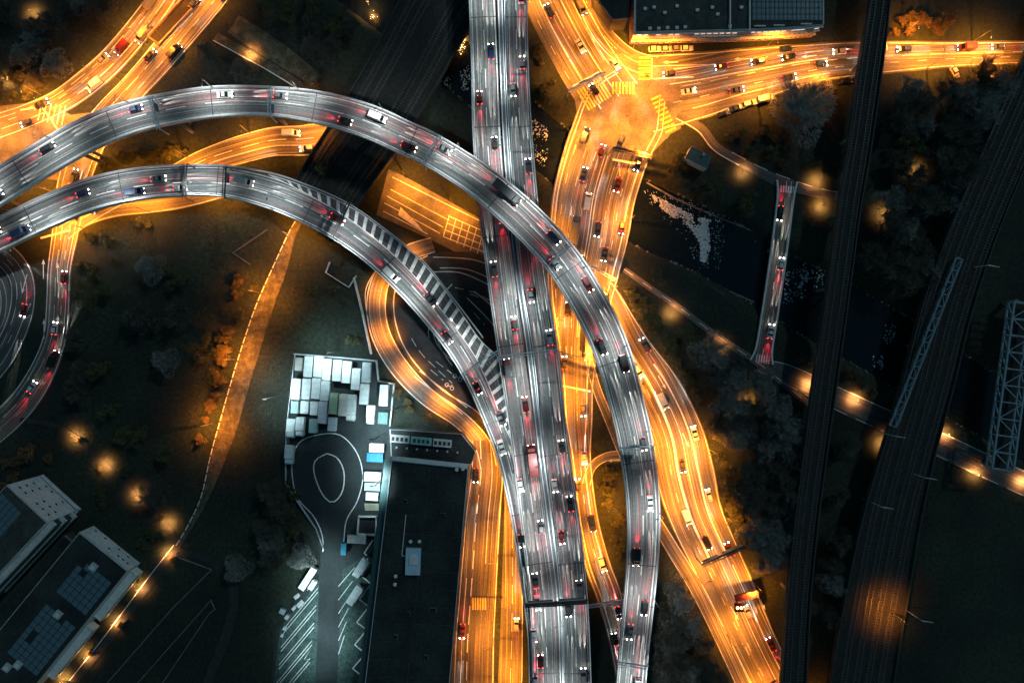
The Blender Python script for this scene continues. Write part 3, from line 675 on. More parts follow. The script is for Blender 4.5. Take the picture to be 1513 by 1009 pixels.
# ------------------------------------------------------------------ buildings
def building(name, label, roofpx, h, wallm, roofm, par=.5, parm=None, cat='building', z0=0):
    pts = [P(a, b, h) for a, b in roofpx]
    ar = sum(pts[i].x * pts[(i + 1) % len(pts)].y - pts[(i + 1) % len(pts)].x * pts[i].y for i in range(len(pts)))
    if ar < 0: pts = pts[::-1]
    c = sum(pts, Vector()) / len(pts); root = empty(name, (c.x, c.y, z0)); tag(root, label, cat)
    loc = [(p.x - c.x, p.y - c.y) for p in pts]
    mb = MB(); mb.prism(loc, -.3, h - z0 - .3); mb.build('wall', wallm, root)
    ins = [(x * .985, y * .985) for x, y in loc]
    mb = MB(); mb.prism(ins, h - z0 - .295, h - z0); rf = mb.build('roof', roofm, root)
    mb = MB(); n = len(loc)
    for i in range(n):
        a, b = Vector((*loc[i], 0)), Vector((*loc[(i + 1) % n], 0)); a2, b2 = Vector((*ins[i], 0)), Vector((*ins[(i + 1) % n], 0))
        vs = [(a.x, a.y, h - z0 - .3), (b.x, b.y, h - z0 - .3), (b2.x, b2.y, h - z0 - .3), (a2.x, a2.y, h - z0 - .3)]
        vs += [(x, y, h - z0 + par) for x, y, _ in vs]
        mb.mesh(vs, [(0, 3, 2, 1), (4, 5, 6, 7), (0, 1, 5, 4), (1, 2, 6, 5), (2, 3, 7, 6), (3, 0, 4, 7)])
    mb.build('parapet', parm or M['concrete'], root)
    EXCP.append([(x, y) for x, y in roofpx])
    return root, loc, c
def windows(root, a, b, zs, n, w, hgt, m, frame=M['frame_white'], skip=0, seed=1, margin=.06, lit=0):
    rr = random.Random(seed); a, b = Vector((*a, 0)), Vector((*b, 0)); d = b - a; L = d.length; d.normalize(); nrm = Vector((d.y, -d.x, 0))
    rz = math.atan2(d.y, d.x); me = None
    for z in zs:
        for i in range(n):
            if rr.random() < skip: continue
            c = a + d * (L * (margin + (1 - 2 * margin) * (i + .5) / n)) + nrm * .02
            if me is None:
                mb = MB(); mb.box(-w / 2, w / 2, -.05, .0, 0, hgt); f0 = mb.build('window', m, root); me = f0
                fb = MB(); q = .12
                fb.box(-w / 2 - q, w / 2 + q, -.12, .0, -q, 0); fb.box(-w / 2 - q, w / 2 + q, -.12, .0, hgt, hgt + q); fb.box(-w / 2 - q, -w / 2, -.12, .0, 0, hgt); fb.box(w / 2, w / 2 + q, -.12, .0, 0, hgt)
                fo = fb.build('frame', frame, f0)
            else:
                f0 = me.copy(); link(f0, root); f2 = kids(me)[0].copy(); link(f2, f0)
            f0.location = (c.x, c.y, z); f0.rotation_euler = (0, 0, rz)
def panels(root, origin, ux, uy, nx, ny, sx, sy, z, skip=(), gap=.25, m=None):
    """grid of roof solar panels, origin/ux/uy in local metres"""
    ux = Vector((*ux, 0)).normalized(); uy = Vector((*uy, 0)).normalized(); first = None
    rz = math.atan2(ux.y, ux.x)
    for i in range(nx):
        for j in range(ny):
            if (i, j) in skip: continue
            if first is None:
                mb = MB(); mb.box(0, sx - gap, 0, sy - gap, 0, .08); first = mb.build('solar_panel', m or M['solar'], root); o = first
            else: o = first.copy(); link(o, root)
            p = Vector((*origin, 0)) + ux * (i * sx) + uy * (j * sy); o.location = (p.x, p.y, z); o.rotation_euler = (0, 0, rz)
def loc_of(px, py, h, c): q = P(px, py, h); return (q.x - c.x, q.y - c.y)
def rbox(root, name, cx, cy, w, l, z0, z1, m, rz=0):
    mb = MB(); mb.box(-w / 2, w / 2, -l / 2, l / 2, 0, z1 - z0); o = mb.build(name, m, root); o.location = (cx, cy, z0); o.rotation_euler = (0, 0, rz); return o

# bottom-left blocks
b1, l1, cc1 = building('apartment_block', 'tall grey block with solar roof and small windows at the left edge', [(11, 716), (70, 771), (-40, 888), (-100, 833)], 15, M['wall_grey'], M['roof_mid'], .3)
def edge(c, h, a, b): return loc_of(*a, h, c), loc_of(*b, h, c)
e = edge(cc1, 15, (70, 771), (11, 716)); windows(b1, e[0], e[1], (2.0, 5.2, 8.4, 11.6), 6, .9, .9, M['glass'], skip=.45, seed=3)
u = Vector(loc_of(0, 790, 15, cc1)) - Vector(loc_of(70, 716, 15, cc1)); A = Vector(loc_of(6, 722, 15, cc1)); ux = Vector(loc_of(-94, 838, 15, cc1)) - Vector(loc_of(6, 722, 15, cc1)); uy = Vector(loc_of(64, 771, 15, cc1)) - Vector(loc_of(11, 716, 15, cc1))
panels(b1, tuple(A + ux.normalized() * 1.5 + uy.normalized() * .5), ux, uy, 11, 5, 1.9, 1.7, 15.05)
e = edge(cc1, 15, (70, 771), (-40, 888))
for k, z in enumerate((2.6, 5.2, 7.8, 10.4, 12.8)):
    a, b = Vector((*e[0], 0)), Vector((*e[1], 0)); d = (b - a).normalized(); n = Vector((-d.y, d.x, 0))
    if n.dot(Vector((cc1.x, cc1.y, 0))) > 0 and False: n = -n
    nn_ = Vector((-(b - a).normalized().y, (b - a).normalized().x, 0)); 
    if nn_.dot((a + b) / 2) < 0: nn_ = -nn_
    mb = MB(); mb.bar(a + nn_ * 1.0 + Vector((0, 0, z)), b + nn_ * 1.0 + Vector((0, 0, z)), 2.0, .25); mb.bar(a + nn_ * 1.95 + Vector((0, 0, z + .6)), b + nn_ * 1.95 + Vector((0, 0, z + .6)), .1, 1.0)
    mb.build('balcony', M['teal_metal'] if k % 2 else M['wall_grey'], b1)
b2, l2, cc2 = building('solar_roof_block', 'long block with a blue solar roof in the bottom left', [(119, 785), (190, 842), (14, 1060), (-66, 1010)], 7, M['wall_grey'], M['roof_dark'], .35)
e = edge(cc2, 7, (190, 842), (119, 785)); windows(b2, e[0], e[1], (1.2, 4.2), 9, .9, .9, M['glass'], skip=.4, seed=8)
ux = Vector(loc_of(14, 1060, 7, cc2)) - Vector(loc_of(190, 842, 7, cc2)); uy = Vector(loc_of(119, 785, 7, cc2)) - Vector(loc_of(190, 842, 7, cc2))
A = Vector(loc_of(167, 845, 7, cc2))
panels(b2, tuple(A + ux.normalized() * 3), ux, uy, 6, 6, 2.2, 2.0, 7.05, skip=((1, 4), (0, 5)))
panels(b2, tuple(A + ux.normalized() * 21), ux, uy, 9, 6, 2.2, 2.0, 7.05, skip=((0, 2), (4, 4), (5, 4)))
ang = math.atan2(ux.y, ux.x)
for q in ((139, 837), (87, 907), (28, 981), (12, 985)):
    x, y = loc_of(*q, 7, cc2); k = rbox(b2, 'roof_hatch', x, y, 2.2, 2.2, 7.0, 7.9, M['concrete'], ang); w_ = rbox(k, 'hatch_lid', 0, 0, 1.0, 1.0, .9, 1.2, M['frame_white'])
e = edge(cc2, 7, (190, 842), (14, 1060)); a, b = Vector((*e[0], 0)), Vector((*e[1], 0)); d = (b - a).normalized(); nn_ = Vector((-d.y, d.x, 0))
if nn_.dot((a + b) / 2) < 0: nn_ = -nn_
for s0, s1 in ((1.5, 20), (24, 44)):
    mb = MB(); p0, p1 = a + d * s0, a + d * s1
    for z in (.5, 3.4):
        mb.bar(p0 + nn_ * 1.3 + Vector((0, 0, z)), p1 + nn_ * 1.3 + Vector((0, 0, z)), 2.6, .2)
        mb.bar(p0 + nn_ * 2.6 + Vector((0, 0, z + .6)), p1 + nn_ * 2.6 + Vector((0, 0, z + .6)), .12, .9)
    for q in (p0, p1): mb.bar(q + nn_ * .0 + Vector((0, 0, 2.2)), q + nn_ * 2.6 + Vector((0, 0, 2.2)), .25, 3.8)
    mb.build('terrace', M['frame_white'], b2)
windows(b2, e[1] if False else (e[0][0], e[0][1]), e[1], (), 1, 1, 1, M['added_glow'])
# low block between the two
b3, l3, cc3 = building('low_link_block', 'low dark block between the two bottom left buildings', [(96, 790), (112, 803), (-30, 985), (-60, 960)], 4, M['wall_dark'], M['roof_dark'], .3, M['concrete_dark'])
# courtyard wall
def wall(name, label, pts, h, w, m, z0=0, cat='wall', closed=False):
    if closed: pts = pts + [pts[0]]
    c = P(*pts[0]); root = empty(name, (c.x, c.y, z0)); tag(root, label, cat)
    for a, b in zip(pts, pts[1:]):
        A_, B_ = P(*a) - c, P(*b) - c; mb = MB(); dd = (B_ - A_).normalized() * (w / 2); mb.bar(A_ - dd + Vector((0, 0, h / 2)), B_ + dd * .98 + Vector((0, 0, h / 2)), w, h); mb.build('wall_panel', m, root)
    return root
wall('courtyard_wall', 'pale low wall around the sunken court of the left block', [(64, 702), (119, 752), (53, 822), (28, 806)], 1.2, .45, M['wall_grey'])
wall('kerb_wall', 'thin pale kerb around the dark lot near the bottom left', [(262, 822), (313, 841), (255, 898), (158, 1009), (140, 1030)], .4, .3, M['concrete_dark'])
wall('narrow_loop_kerb', 'narrow pointed kerb loop at the bottom left lot', [(203, 1009), (312, 886), (318, 900), (310, 905), (240, 1009)], .4, .25, M['concrete_dark'])
wall('boundary_wall', 'thin pale wall corner beside the lower ramp', [(395, 340), (345, 374), (370, 391)], .8, .25, M['concrete_dark'])
wall('fence', 'short bent fence at the head of the dark lawn', [(488, 388), (482, 403), (516, 425), (527, 408)], 1.2, .2, M['steel'], cat='fence')
wall('retaining_wall', 'white topped wall between the lawn and the orange loop', [(524, 412), (536, 462), (549, 522)], 1.3, .55, M['concrete'])
wall('yard_wall', 'pale wall stepping around the top right of the lorry yard', [(437, 523), (500, 528), (557, 533), (560, 563), (583, 567), (577, 628)], 1.6, .4, M['concrete'])
wall('yard_fence', 'thin fence running down the left side of the yard', [(437, 523), (424, 640), (423, 712), (444, 745), (468, 780), (480, 812)], 1.2, .15, M['steel'], cat='fence')
# big central building
b4, l4, cc4 = building('warehouse', 'huge flat black roofed depot hall right of the lorry yard', [(579, 678), (692, 690), (658, 1080), (531, 1080)], 9, M['wall_dark'], M['roof_dark'], .35, M['concrete'])
x, y = loc_of(611, 828, 9, cc4); k = rbox(b4, 'roof_unit', x, y, 4.6, 8.2, 9.0, 10.4, M['skylight'], R(-2)); rbox(k, 'unit_fan', .2, .8, 2.6, 3.2, 1.4, 1.75, M['frame_white']); rbox(k, 'unit_duct', 1.4, -3.2, 1.6, 1.4, 1.4, 1.7, M['steel'])
for q in ((607, 799), (620, 799), (675, 693), (684, 692), (585, 850), (584, 862)):
    x, y = loc_of(*q, 9, cc4); mb = MB(); mb.tube((0, 0, 0), (0, 0, .8), .4, .4, 10); mb.tube((0, 0, .8), (0, 0, 1.0), .6, .3, 10); o = mb.build('roof_vent', M['steel'], b4); o.location = (x, y, 9)
mb = MB()
for i in range(1, 15):
    t = i / 15; a = Vector((*loc_of(579 - 48 * t, 678 + 402 * t, 9, cc4), 9.02)); b = Vector((*loc_of(692 - 34 * t, 690 + 390 * t, 9, cc4), 9.02)); mb.bar(a, b, .14, .06)
a = Vector((*loc_of(636, 684, 9, cc4), 9.03)); b = Vector((*loc_of(594, 1080, 9, cc4), 9.03)); mb.bar(a, b, .2, .08); mb.build('roof_seam', M['roof_mid'], b4)
for q, w_, h_ in (((655, 760), 1.6, 1.2), ((600, 740), 1.2, 1.2), ((640, 900), 2.4, 1.4), ((585, 940), 1.2, 1.6), ((630, 970), 1.4, 1.4), ((604, 905), 1.0, 1.0)):
    x, y = loc_of(*q, 9, cc4); k = rbox(b4, 'skylight_dome', x, y, w_, h_, 9.0, 9.4, M['concrete_dark'], R(-4)); rbox(k, 'dome_glass', 0, 0, w_ * .8, h_ * .8, .4, .55, M['glass'])
mb = MB(); mb.bar((*loc_of(600, 760, 9, cc4), 9.3), (*loc_of(594, 820, 9, cc4), 9.3), .25); mb.bar((*loc_of(594, 820, 9, cc4), 9.3), (*loc_of(606, 822, 9, cc4), 9.3), .25); mb.build('roof_pipe', M['steel'], b4)
mb = MB(); a = Vector((*loc_of(580, 676, 9, cc4), 9.7)); b = Vector((*loc_of(692, 688, 9, cc4), 9.7)); mb.bar(a, b, 1.3, .6); mb.build('roof_edge_channel', M['frame_white'], b4)
mb = MB(); a = Vector((*loc_of(574, 680, 7.5, cc4), 7.5)); b = Vector((*loc_of(527, 1080, 7.5, cc4), 7.5)); mb.bar(a, b, 2.6, .3); mb.build('dock_canopy', M['teal_metal'], b4)
b5, l5, cc5 = building('depot_annexe', 'low annexe with pale outlines on the north end of the hall', [(576, 634), (682, 641), (703, 667), (697, 686), (578, 674)], 6, M['wall_dark'], M['roof_dark'], .4, M['concrete'])
for i, (x0, x1, y0, m_) in enumerate(((577, 606, 648, 'frame_white'), (607, 639, 651, 'teal_pale'), (640, 668, 654, 'frame_white'))):
    x, y = loc_of((x0 + x1) / 2, y0, 6, cc5)
    if m_ == 'teal_pale': M['teal_pale'] = mat('pale_teal_sheet', (.26, .50, .47), (.36, .60, .56), .8, .6)
    k = rbox(b5, 'rooftop_unit', x, y, (x1 - x0) * S * .93, 2.3, 6.0, 7.4, M[m_], R(-5))
    for j in range(4): rbox(k, 'vent_grille', -2.1 + j * 1.4, 0, .9, 1.2, 1.4, 1.48, M['steel_dark'] if m_ != 'teal_pale' else M['teal_metal'])
for i in range(7):
    x, y = loc_of(586 + i * 15, 661 + i * 1.2, 6, cc5); mb = MB(); mb.tube((0, 0, 0), (0, 0, .5), .35, .3, 8); o = mb.build('roof_vent', M['steel'], b5); o.location = (x, y, 6)
# top building
b6, l6, cc6 = building('terrace_block', 'long flat roofed terrace with pink striped front at the top', [(937, -40), (1217, -40), (1217, 37), (1170, 41), (1108, 44), (1022, 46), (937, 48)], 9, M['wall_pink'], M['roof_mid'], .35)
e = [loc_of(*q, 9, cc6) for q in ((937, 48), (1022, 46), (1108, 44), (1170, 41), (1217, 37))]
for i, (a, b) in enumerate(zip(e, e[1:])): windows(b6, a, b, (6.6,), 8 if i < 2 else 6, 1.3, 1.6, M['added_glow'], skip=.2, seed=i + 9); windows(b6, a, b, (.9, 3.7), 8 if i < 2 else 6, 1.0, 1.5, M['glass'], skip=.1, seed=i + 1, frame=M['frame_white'])
for i, (a, b) in enumerate(zip(e, e[1:])):
    a3, b3_ = Vector((*a, 0)), Vector((*b, 0)); dd = (b3_ - a3).normalized(); nn_ = Vector((dd.y, -dd.x, 0))
    for z in (3.2, 6.0, 8.7):
        mb = MB(); mb.bar(a3 + nn_ * .35 + Vector((0, 0, z)), b3_ + nn_ * .35 + Vector((0, 0, z)), .7, .2); mb.build('balcony_slab', M['frame_white'], b6)
panels(b6, loc_of(1112, 30, 9, cc6), (1, 0), (0, 1), 16, 7, 1.38, 1.9, 9.05, gap=.3)
for q in ((953, 14), (966, 12), (982, 20), (1000, 10), (1030, 16), (1052, 12), (1060, 22), (1095, 12), (1078, 40), (960, 43), (973, 43), (986, 42), (1000, 42), (1012, 41)):
    x, y = loc_of(*q, 9, cc6); rbox(b6, 'roof_hatch', x, y, 1.0, .8, 9, 9.6, M['frame_white'])
for q in (1078, 1107):
    x, y = loc_of(q, 15, 9, cc6); rbox(b6, 'party_wall', x, y, .35, 13, 9, 9.8, M['frame_white'])
for i, q in enumerate(((1122, 40), (1150, 39), (1190, 37))):
    x, y = loc_of(*q, 9, cc6); rbox(b6, 'dormer_rail', x, y, 3.4, .25, 9.2, 9.9, M['frame_white'])
b7, _, c7 = building('riverside_hut', 'small blue grey roofed hut beside the crossroads', [(1022, 216), (1050, 232), (1044, 250), (1012, 234)], 4, M['frame_white'], M['teal_metal'], .25, M['frame_white'])
rbox(b7, 'chimney', 1.5, .8, .7, .7, 4, 5, M['concrete'])
b8, _, c8 = building('top_hall', 'dark flat hall cut by the top edge between the roads', [(868, -60), (930, -60), (928, 28), (905, 30), (880, -5)], 8, M['wall_dark'], M['roof_dark'], .3, M['concrete_dark'])

# underpass in the top-left corner
M['slot'] = mat('slot_shade_paint', (.008, .007, .007), (.014, .012, .012), 1, .9)  # near-black paint standing in for shade inside the slot
up = empty('underpass_ramp', (*P(255, 32).xy, 0)); tag(up, 'dark walled underpass slot between the two top left carriageways', 'underpass')
for nm_, a, b, w_, h_, m_ in (('shade_sheet', (288, -4), (228, 62), 5.2, .1, 'slot'), ('side_wall', (276, -6), (220, 56), .4, 1.1, 'wall_pink'), ('side_wall', (294, 6), (236, 68), .4, 1.1, 'wall_pink'), ('portal_beam', (219, 55), (237, 67), .6, 1.2, 'steel_dark')):  # first bar is a black sheet laid as the slot's shade
    A_, B_ = P(*a), P(*b); mb = MB(); zz_ = .30 if nm_ == 'shade_sheet' else h_ / 2 + .1; mb.bar(A_ + Vector((0, 0, zz_)), B_ + Vector((0, 0, zz_)), w_, h_); child_abs(mb, nm_, M[m_], up)

# ------------------------------------------------------------------ gantries
def gantry(label, a, b, z, h, sign=None, m=None, t=.35, lattice=True, face=1):
    A_, B_ = P(*a, z + h), P(*b, z + h); c = (A_ + B_) / 2; root = empty('sign_gantry', (c.x, c.y, 0)); tag(root, label, 'gantry')
    m = m or M['steel']; d = (B_ - A_).normalized(); n = Vector((d.y, -d.x, 0))
    for q in (A_, B_):
        mb = MB(); mb.tube(q - Vector((0, 0, h)), q, .2, .16, 8); child_abs(mb, 'post', m, root)
    mb = MB(); mb.bar(A_, B_, t, t)
    if lattice:
        mb.bar(A_ + n * .8, B_ + n * .8, t * .6); L = (B_ - A_).length; k = max(2, int(L / 1.5))
        for i in range(k): mb.bar(A_ + d * (L * i / k) + n * (.8 * (i % 2)), A_ + d * (L * (i + 1) / k) + n * (.8 * ((i + 1) % 2)), .12)
    child_abs(mb, 'beam', m, root)
    if sign:
        for s0, s1 in sign:
            mb = MB(); u = A_.lerp(B_, s0) - Vector((0, 0, .7)); v = A_.lerp(B_, s1) - Vector((0, 0, .7)); mb.bar(u - n * .35 * face, v - n * .35 * face, .15, 2.2); child_abs(mb, 'sign_board', M['teal_metal'], root)
            mb = MB(); mb.bar(u - n * .47 * face + Vector((0, 0, .9)), v - n * .47 * face + Vector((0, 0, .9)), .06, .12); child_abs(mb, 'sign_border', M['frame_white'], root)
gantry('slim gantry across the upper curved viaduct, furthest left', (224, 143), (236, 191), ZB, 5.5, [(.2, .45)])
gantry('slim gantry across the top of the upper curved viaduct', (400, 128), (400, 173), ZB, 5.5, [(.55, .8)])
gantry('slim gantry on the upper curved viaduct before it meets the straight viaduct', (651, 201), (627, 245), ZB, 5.5)
gantry('slim gantry on the upper curved viaduct over the orange avenue', (843, 364), (812, 390), ZB, 5.5)
gantry('slim gantry on the right limb of the upper curved viaduct', (915, 662), (966, 659), ZB, 5.5, [(.3, .6)])
gantry('slim gantry at the bottom end of the upper curved viaduct', (913, 977), (958, 984), ZB, 5.5)
gantry('gantry across the lower curved viaduct above the orange path', (276, 242), (274, 293), ZA, 5.5, m=M['steel_dark'])
gantry('short gantry on the lower curved viaduct, right of another', (334, 246), (332, 292), ZA, 5.5, [(.2, .5)], m=M['steel_dark'])
gantry('gantry across the hatched part of the lower curved viaduct', (518, 298), (492, 351), ZA, 5.5, m=M['steel_dark'])
gantry('gantry over the lower curved viaduct beside the chevrons', (683, 552), (735, 518), ZA, 5.5, [(.3, .7)])
gantry('long white gantry across the middle of the straight viaduct', (738, 526), (822, 516), ZA, 5.8, t=.3)
gantry('thick dark gantry across the bottom of the straight viaduct', (775, 893), (868, 887), ZA, 5.8, [(.05, .45), (.55, .95)], m=M['steel_dark'], t=.7)
gantry('pale gantry over the narrow road left of the upper viaduct foot', (869, 894), (924, 886), 0, 6, t=.5)
gantry('gantry over the avenue between the two viaducts', (821, 518), (880, 534), 0, 6.5, m=M['steel_dark'], t=.3)
gantry('dark signed gantry across the lower right road', (1037, 834), (1100, 806), 0, 6.5, [(.05, .4), (.5, .97)], m=M['steel_dark'], t=.6)
gantry('heavy gantry across the avenue below the crossroads', (906, 218), (964, 231), 0, 6.5, [(.05, .35), (.55, .9)], m=M['steel_dark'], t=.5)
gantry('gantry across the top street just above its zebra crossing', (840, 133), (894, 106), 0, 6.5, [(.3, .5), (.7, .9)], t=.35)
gantry('thin gantry over the avenue near the lower fork', (860, 384), (910, 412), 0, 6.5, t=.3)
# dark red gantry sign with a small hanging lantern box
root = empty('traffic_sign_frame', (*P(1103, 880).xy, 0)); tag(root, 'dark red sign frame with a hanging box over the lower right road', 'sign')
A_, B_ = P(1086, 884, 6.5), P(1120, 876, 6.5); M['red_metal'] = mat('dark_red_metal', (.07, .012, .015), (.12, .02, .02), 1, .5)
mb = MB(); mb.tube(B_ - Vector((0, 0, 6.5)), B_, .22, .2, 8); child_abs(mb, 'post', M['steel_dark'], root)
mb = MB(); mb.bar(A_, B_, 2.1, .8); child_abs(mb, 'sign_box', M['red_metal'], root)
c = P(1092, 897, 6.2); mb = MB(); mb.box(c.x - 1.4, c.x + 1.4, c.y - 1.3, c.y + 1.3, 5.7, 6.6); child_abs(mb, 'hanging_box', M['red_metal'], root)
mb = MB(); mb.bar(A_, c + Vector((0, 0, .2)), .4); child_abs(mb, 'bracket', M['red_metal'], root)
for k in (-.6, .6): mb = MB(); mb.tube((c.x + k, c.y, 6.6), (c.x + k, c.y, 6.7), .38, .38, 12); child_abs(mb, 'signal_lens', M['sodium'], root)

# ------------------------------------------------------------------ yard vehicles
def loft(mb, st, cap=True):
    """st: list of (x, [(y, z)...]) rings"""
    n = len(st[0][1]); base = len(mb.v)
    for x, ring in st: mb.v += [(x, y, z) for y, z in ring]
    for i in range(len(st) - 1):
        for j in range(n):
            k = (j + 1) % n; mb.f.append((base + i * n + j, base + i * n + k, base + (i + 1) * n + k, base + (i + 1) * n + j)); mb.uv += [(0, 0)] * 4
    if cap:
        mb.f.append(tuple(base + j for j in range(n))[::-1]); mb.uv += [(0, 0)] * n
        e = base + (len(st) - 1) * n; mb.f.append(tuple(e + j for j in range(n))); mb.uv += [(0, 0)] * n
def ring(hw, z0, z1, r=.12):
    return [(-hw + r, z0), (hw - r, z0), (hw, z0 + r), (hw, z1 - r), (hw - r, z1), (-hw + r, z1), (-hw, z1 - r), (-hw, z0 + r)]
def wheel(parent, x, y, r=.33, w=.24):
    mb = MB(); mb.tube((0, -w / 2, 0), (0, w / 2, 0), r, r, 14); o = mb.build('wheel', M['tyre'], parent); o.location = (x, y, r)
    mb = MB(); mb.tube((0, -w / 2 - .01, 0), (0, w / 2 + .01, 0), r * .55, r * .55, 10); mb.build('rim', M['steel'], o)
def set_paint(o, rgb): o.color = (*rgb, 1); return o
def container(w, l, h, ribs=True, base=True):
    """box body on a chassis or legs, long axis = x"""
    root = empty('swap_body')
    mb = MB(); mb.box(-l / 2, l / 2, -w / 2, w / 2, 1.1, h - .12)
    k = int(l / .5)
    for i in range(k + 1):
        x = -l / 2 + l * i / k
        if i % 2: mb.box(x - .1, x + .1, -w / 2 - .05, -w / 2, 1.15, h - .2); mb.box(x - .1, x + .1, w / 2, w / 2 + .05, 1.15, h - .2)
    mb.build('box_body', M['sheetwork'], root)
    mb = MB(); mb.box(-l / 2 - .03, l / 2 + .03, -w / 2 - .06, w / 2 + .06, h - .119, h)
    for i in range(1, max(2, int(l / 1.2))): x = -l / 2 + l * i / max(2, int(l / 1.2)); mb.box(x - .05, x + .05, -w / 2, w / 2, h, h + .035)
    mb.build('roof_sheet', M['sheetwork'], root)
    mb = MB(); mb.box(-l / 2, l / 2, -.5, .5, .75, 1.09); mb.build('chassis', M['steel_dark'], root)
    for x in (-l / 2 + .5, l / 2 - .5):
        for y in (-w / 2 + .3, w / 2 - .3): mb = MB(); mb.box(x - .1, x + .1, y - .1, y + .1, 0, 1.09); mb.build('support_leg', M['steel_dark'], root)
    mb = MB(); mb.box(-l / 2 - .07, -l / 2 - .04, -w / 2 + .1, -.03, 1.2, h - .25); mb.box(-l / 2 - .07, -l / 2 - .04, .03, w / 2 - .1, 1.2, h - .25); mb.build('rear_door', M['sheetwork'], root)
    return root
def add_cab(root, x, w, h=2.9, L=1.9):
    mb = MB(); loft(mb, [(x, ring(w / 2, .5, h, .15)), (x + L * .65, ring(w / 2, .5, h - .05, .15)), (x + L * .9, ring(w / 2 * .97, .5, h - .5, .2)), (x + L, ring(w / 2 * .93, .5, 1.6, .2))]); mb.build('cab', M['sheetwork'], root)
    mb = MB(); mb.mesh([(x + L * .72, -w * .42, h - .16), (x + L * .72, w * .42, h - .16), (x + L * 1.0, w * .40, 1.75), (x + L * 1.0, -w * .40, 1.75)], [(0, 3, 2, 1)]); mb.mesh([(x + L * .73 + .03, -w * .42, h - .15), (x + L * .73 + .03, w * .42, h - .15), (x + L + .04, w * .40, 1.75), (x + L + .04, -w * .40, 1.75)], [(0, 1, 2, 3), (0, 3, 2, 1)]); mb.build('windscreen', M['glass'], root)
    for y in (-w / 2 - .1, w / 2 + .1): mb = MB(); mb.box(x + L * .75, x + L * .9, y - .08, y + .08, 1.8, 2.4); mb.build('wing_mirror', M['steel_dark'], root)
def lorry(w, l, h):
    root = empty('box_lorry'); c = container(w, l - 2.3, h); 
    for o in kids(c):
        if o.name.startswith('support_leg'): kill(o); continue
        o.parent = root; KID.setdefault(root.as_pointer(), []).append(o); o.location.x -= 1.1
    kill(c)
    add_cab(root, l / 2 - 2.0, w * .96)
    for x in (-l / 2 + 1.2, l / 2 - 1.1):
        for y in (-w / 2 + .2, w / 2 - .2): wheel(root, x, y, .48, .3)
    for y in (-.8, .8): mb = MB(); mb.box(l / 2 - .12, l / 2 + .02, y - .15, y + .15, .75, .95); mb.build('headlight', M['frame_white'], root)
    return root
WHT, CRM, GRN, BGE = (.80, .86, .86), (.72, .70, .62), (.50, .64, .44), (.80, .78, .68)
YB = [ # px centre in the 5.935x zoom of (410,510); w, l ; colour ; label
 (182, 167, 60, 115, CRM, 'short cream box at the top left corner of the yard'),
 (268, 190, 76, 186, WHT, 'white swap body, second from the left in the top row'),
 (355, 190, 76, 184, WHT, 'white swap body, third from the left in the top row'),
 (430, 215, 76, 190, WHT, 'upper of the two white bodies standing end to end in the long fourth column'),
 (522, 222, 76, 190, (.55, .60, .60), 'stained grey white body with dark spots in the top row'),
 (605, 237, 76, 196, WHT, 'pinkish white body, right of the stained one in the top row'),
 (685, 298, 76, 192, WHT, 'white body set back below the gap of the top row'),
 (777, 240, 74, 180, (.62, .70, .72), 'upper of the two bodies in the long column at the right of the yard'),
 (757, 430, 76, 184, WHT, 'lower of the two bodies in the long column at the right of the yard'),
 (161, 385, 76, 186, WHT, 'white body at the left end of the second row'),
 (250, 385, 76, 188, WHT, 'white body second from the left in the second row'),
 (335, 380, 76, 186, WHT, 'white body third from the left in the second row'),
 (415, 400, 76, 176, WHT, 'lower of the two white bodies standing end to end in the long fourth column'),
 (152, 543, 66, 108, (.34, .50, .48), 'short grey green box in the third row at the left'),
 (235, 545, 72, 115, WHT, 'short white box second in the third row'),
 (318, 555, 70, 118, WHT, 'short white box third in the third row'),
 (395, 590, 76, 198, (.74, .76, .82), 'lilac white body reaching down towards the turning circle'),
 (490, 512, 72, 185, GRN, 'pale green swap body in the middle of the yard'),
 (575, 525, 76, 195, BGE, 'beige swap body right of the pale green one'),
 (930, 440, 74, 190, (.62, .68, .70), 'lone body with a marked roof beside the stepped wall'),
 (312, 710, 70, 118, (.44, .60, .58), 'teal grey box at the lower edge of the parked rows'),
 (476, 695, 72, 120, (.70, .74, .80), 'short white box just above the turning circle'),
 (914, 645, 84, 104, (.10, .22, .20), 'dark green empty flat body in the lower right corner of the rows')]
TR = [(660, 545, 76, 235, 'white lorry right of the beige swap body, cab facing down'), (140, 725, 70, 172, 'white lorry at the lower left corner of the rows'),
      (218, 710, 70, 176, 'white lorry second from the left below the rows'), (828, 605, 68, 172, 'white lorry in the lower right of the rows'), (124, 955, 70, 172, 'white lorry alone beside the turning circle')]
K = 5.935
def put(root, px, py, ang, z=.08): root.location = P(px, py, 0) + Vector((0, 0, z)); root.rotation_euler = (0, 0, ang)
for xc, yc, w, l, c, lab in YB:
    f = S * (1 - 3.2 / H)
    hh = 1.5 if 'flat' in lab else rng.uniform(3.0, 3.5)
    o = container(w / K * f * .94, l / K * f * .965, hh); paint_tree(o, c); tag(o, lab, 'swap body', 'box bodies parked in the lorry yard')
    fz = (H) / (H - 3.2)
    px, py = 410 + xc / K, 510 + yc / K; put(o, CX + (px - CX) / fz, CY + (py - CY) / fz, R(-94))
for xc, yc, w, l, lab in TR:
    f = S * (1 - 3.2 / H); o = lorry(w / K * f, l / K * f, 3.2); paint_tree(o, WHT); tag(o, lab, 'lorry', 'lorries parked in the yard')
    px, py = 410 + xc / K, 510 + yc / K; put(o, px, py, R(-94))
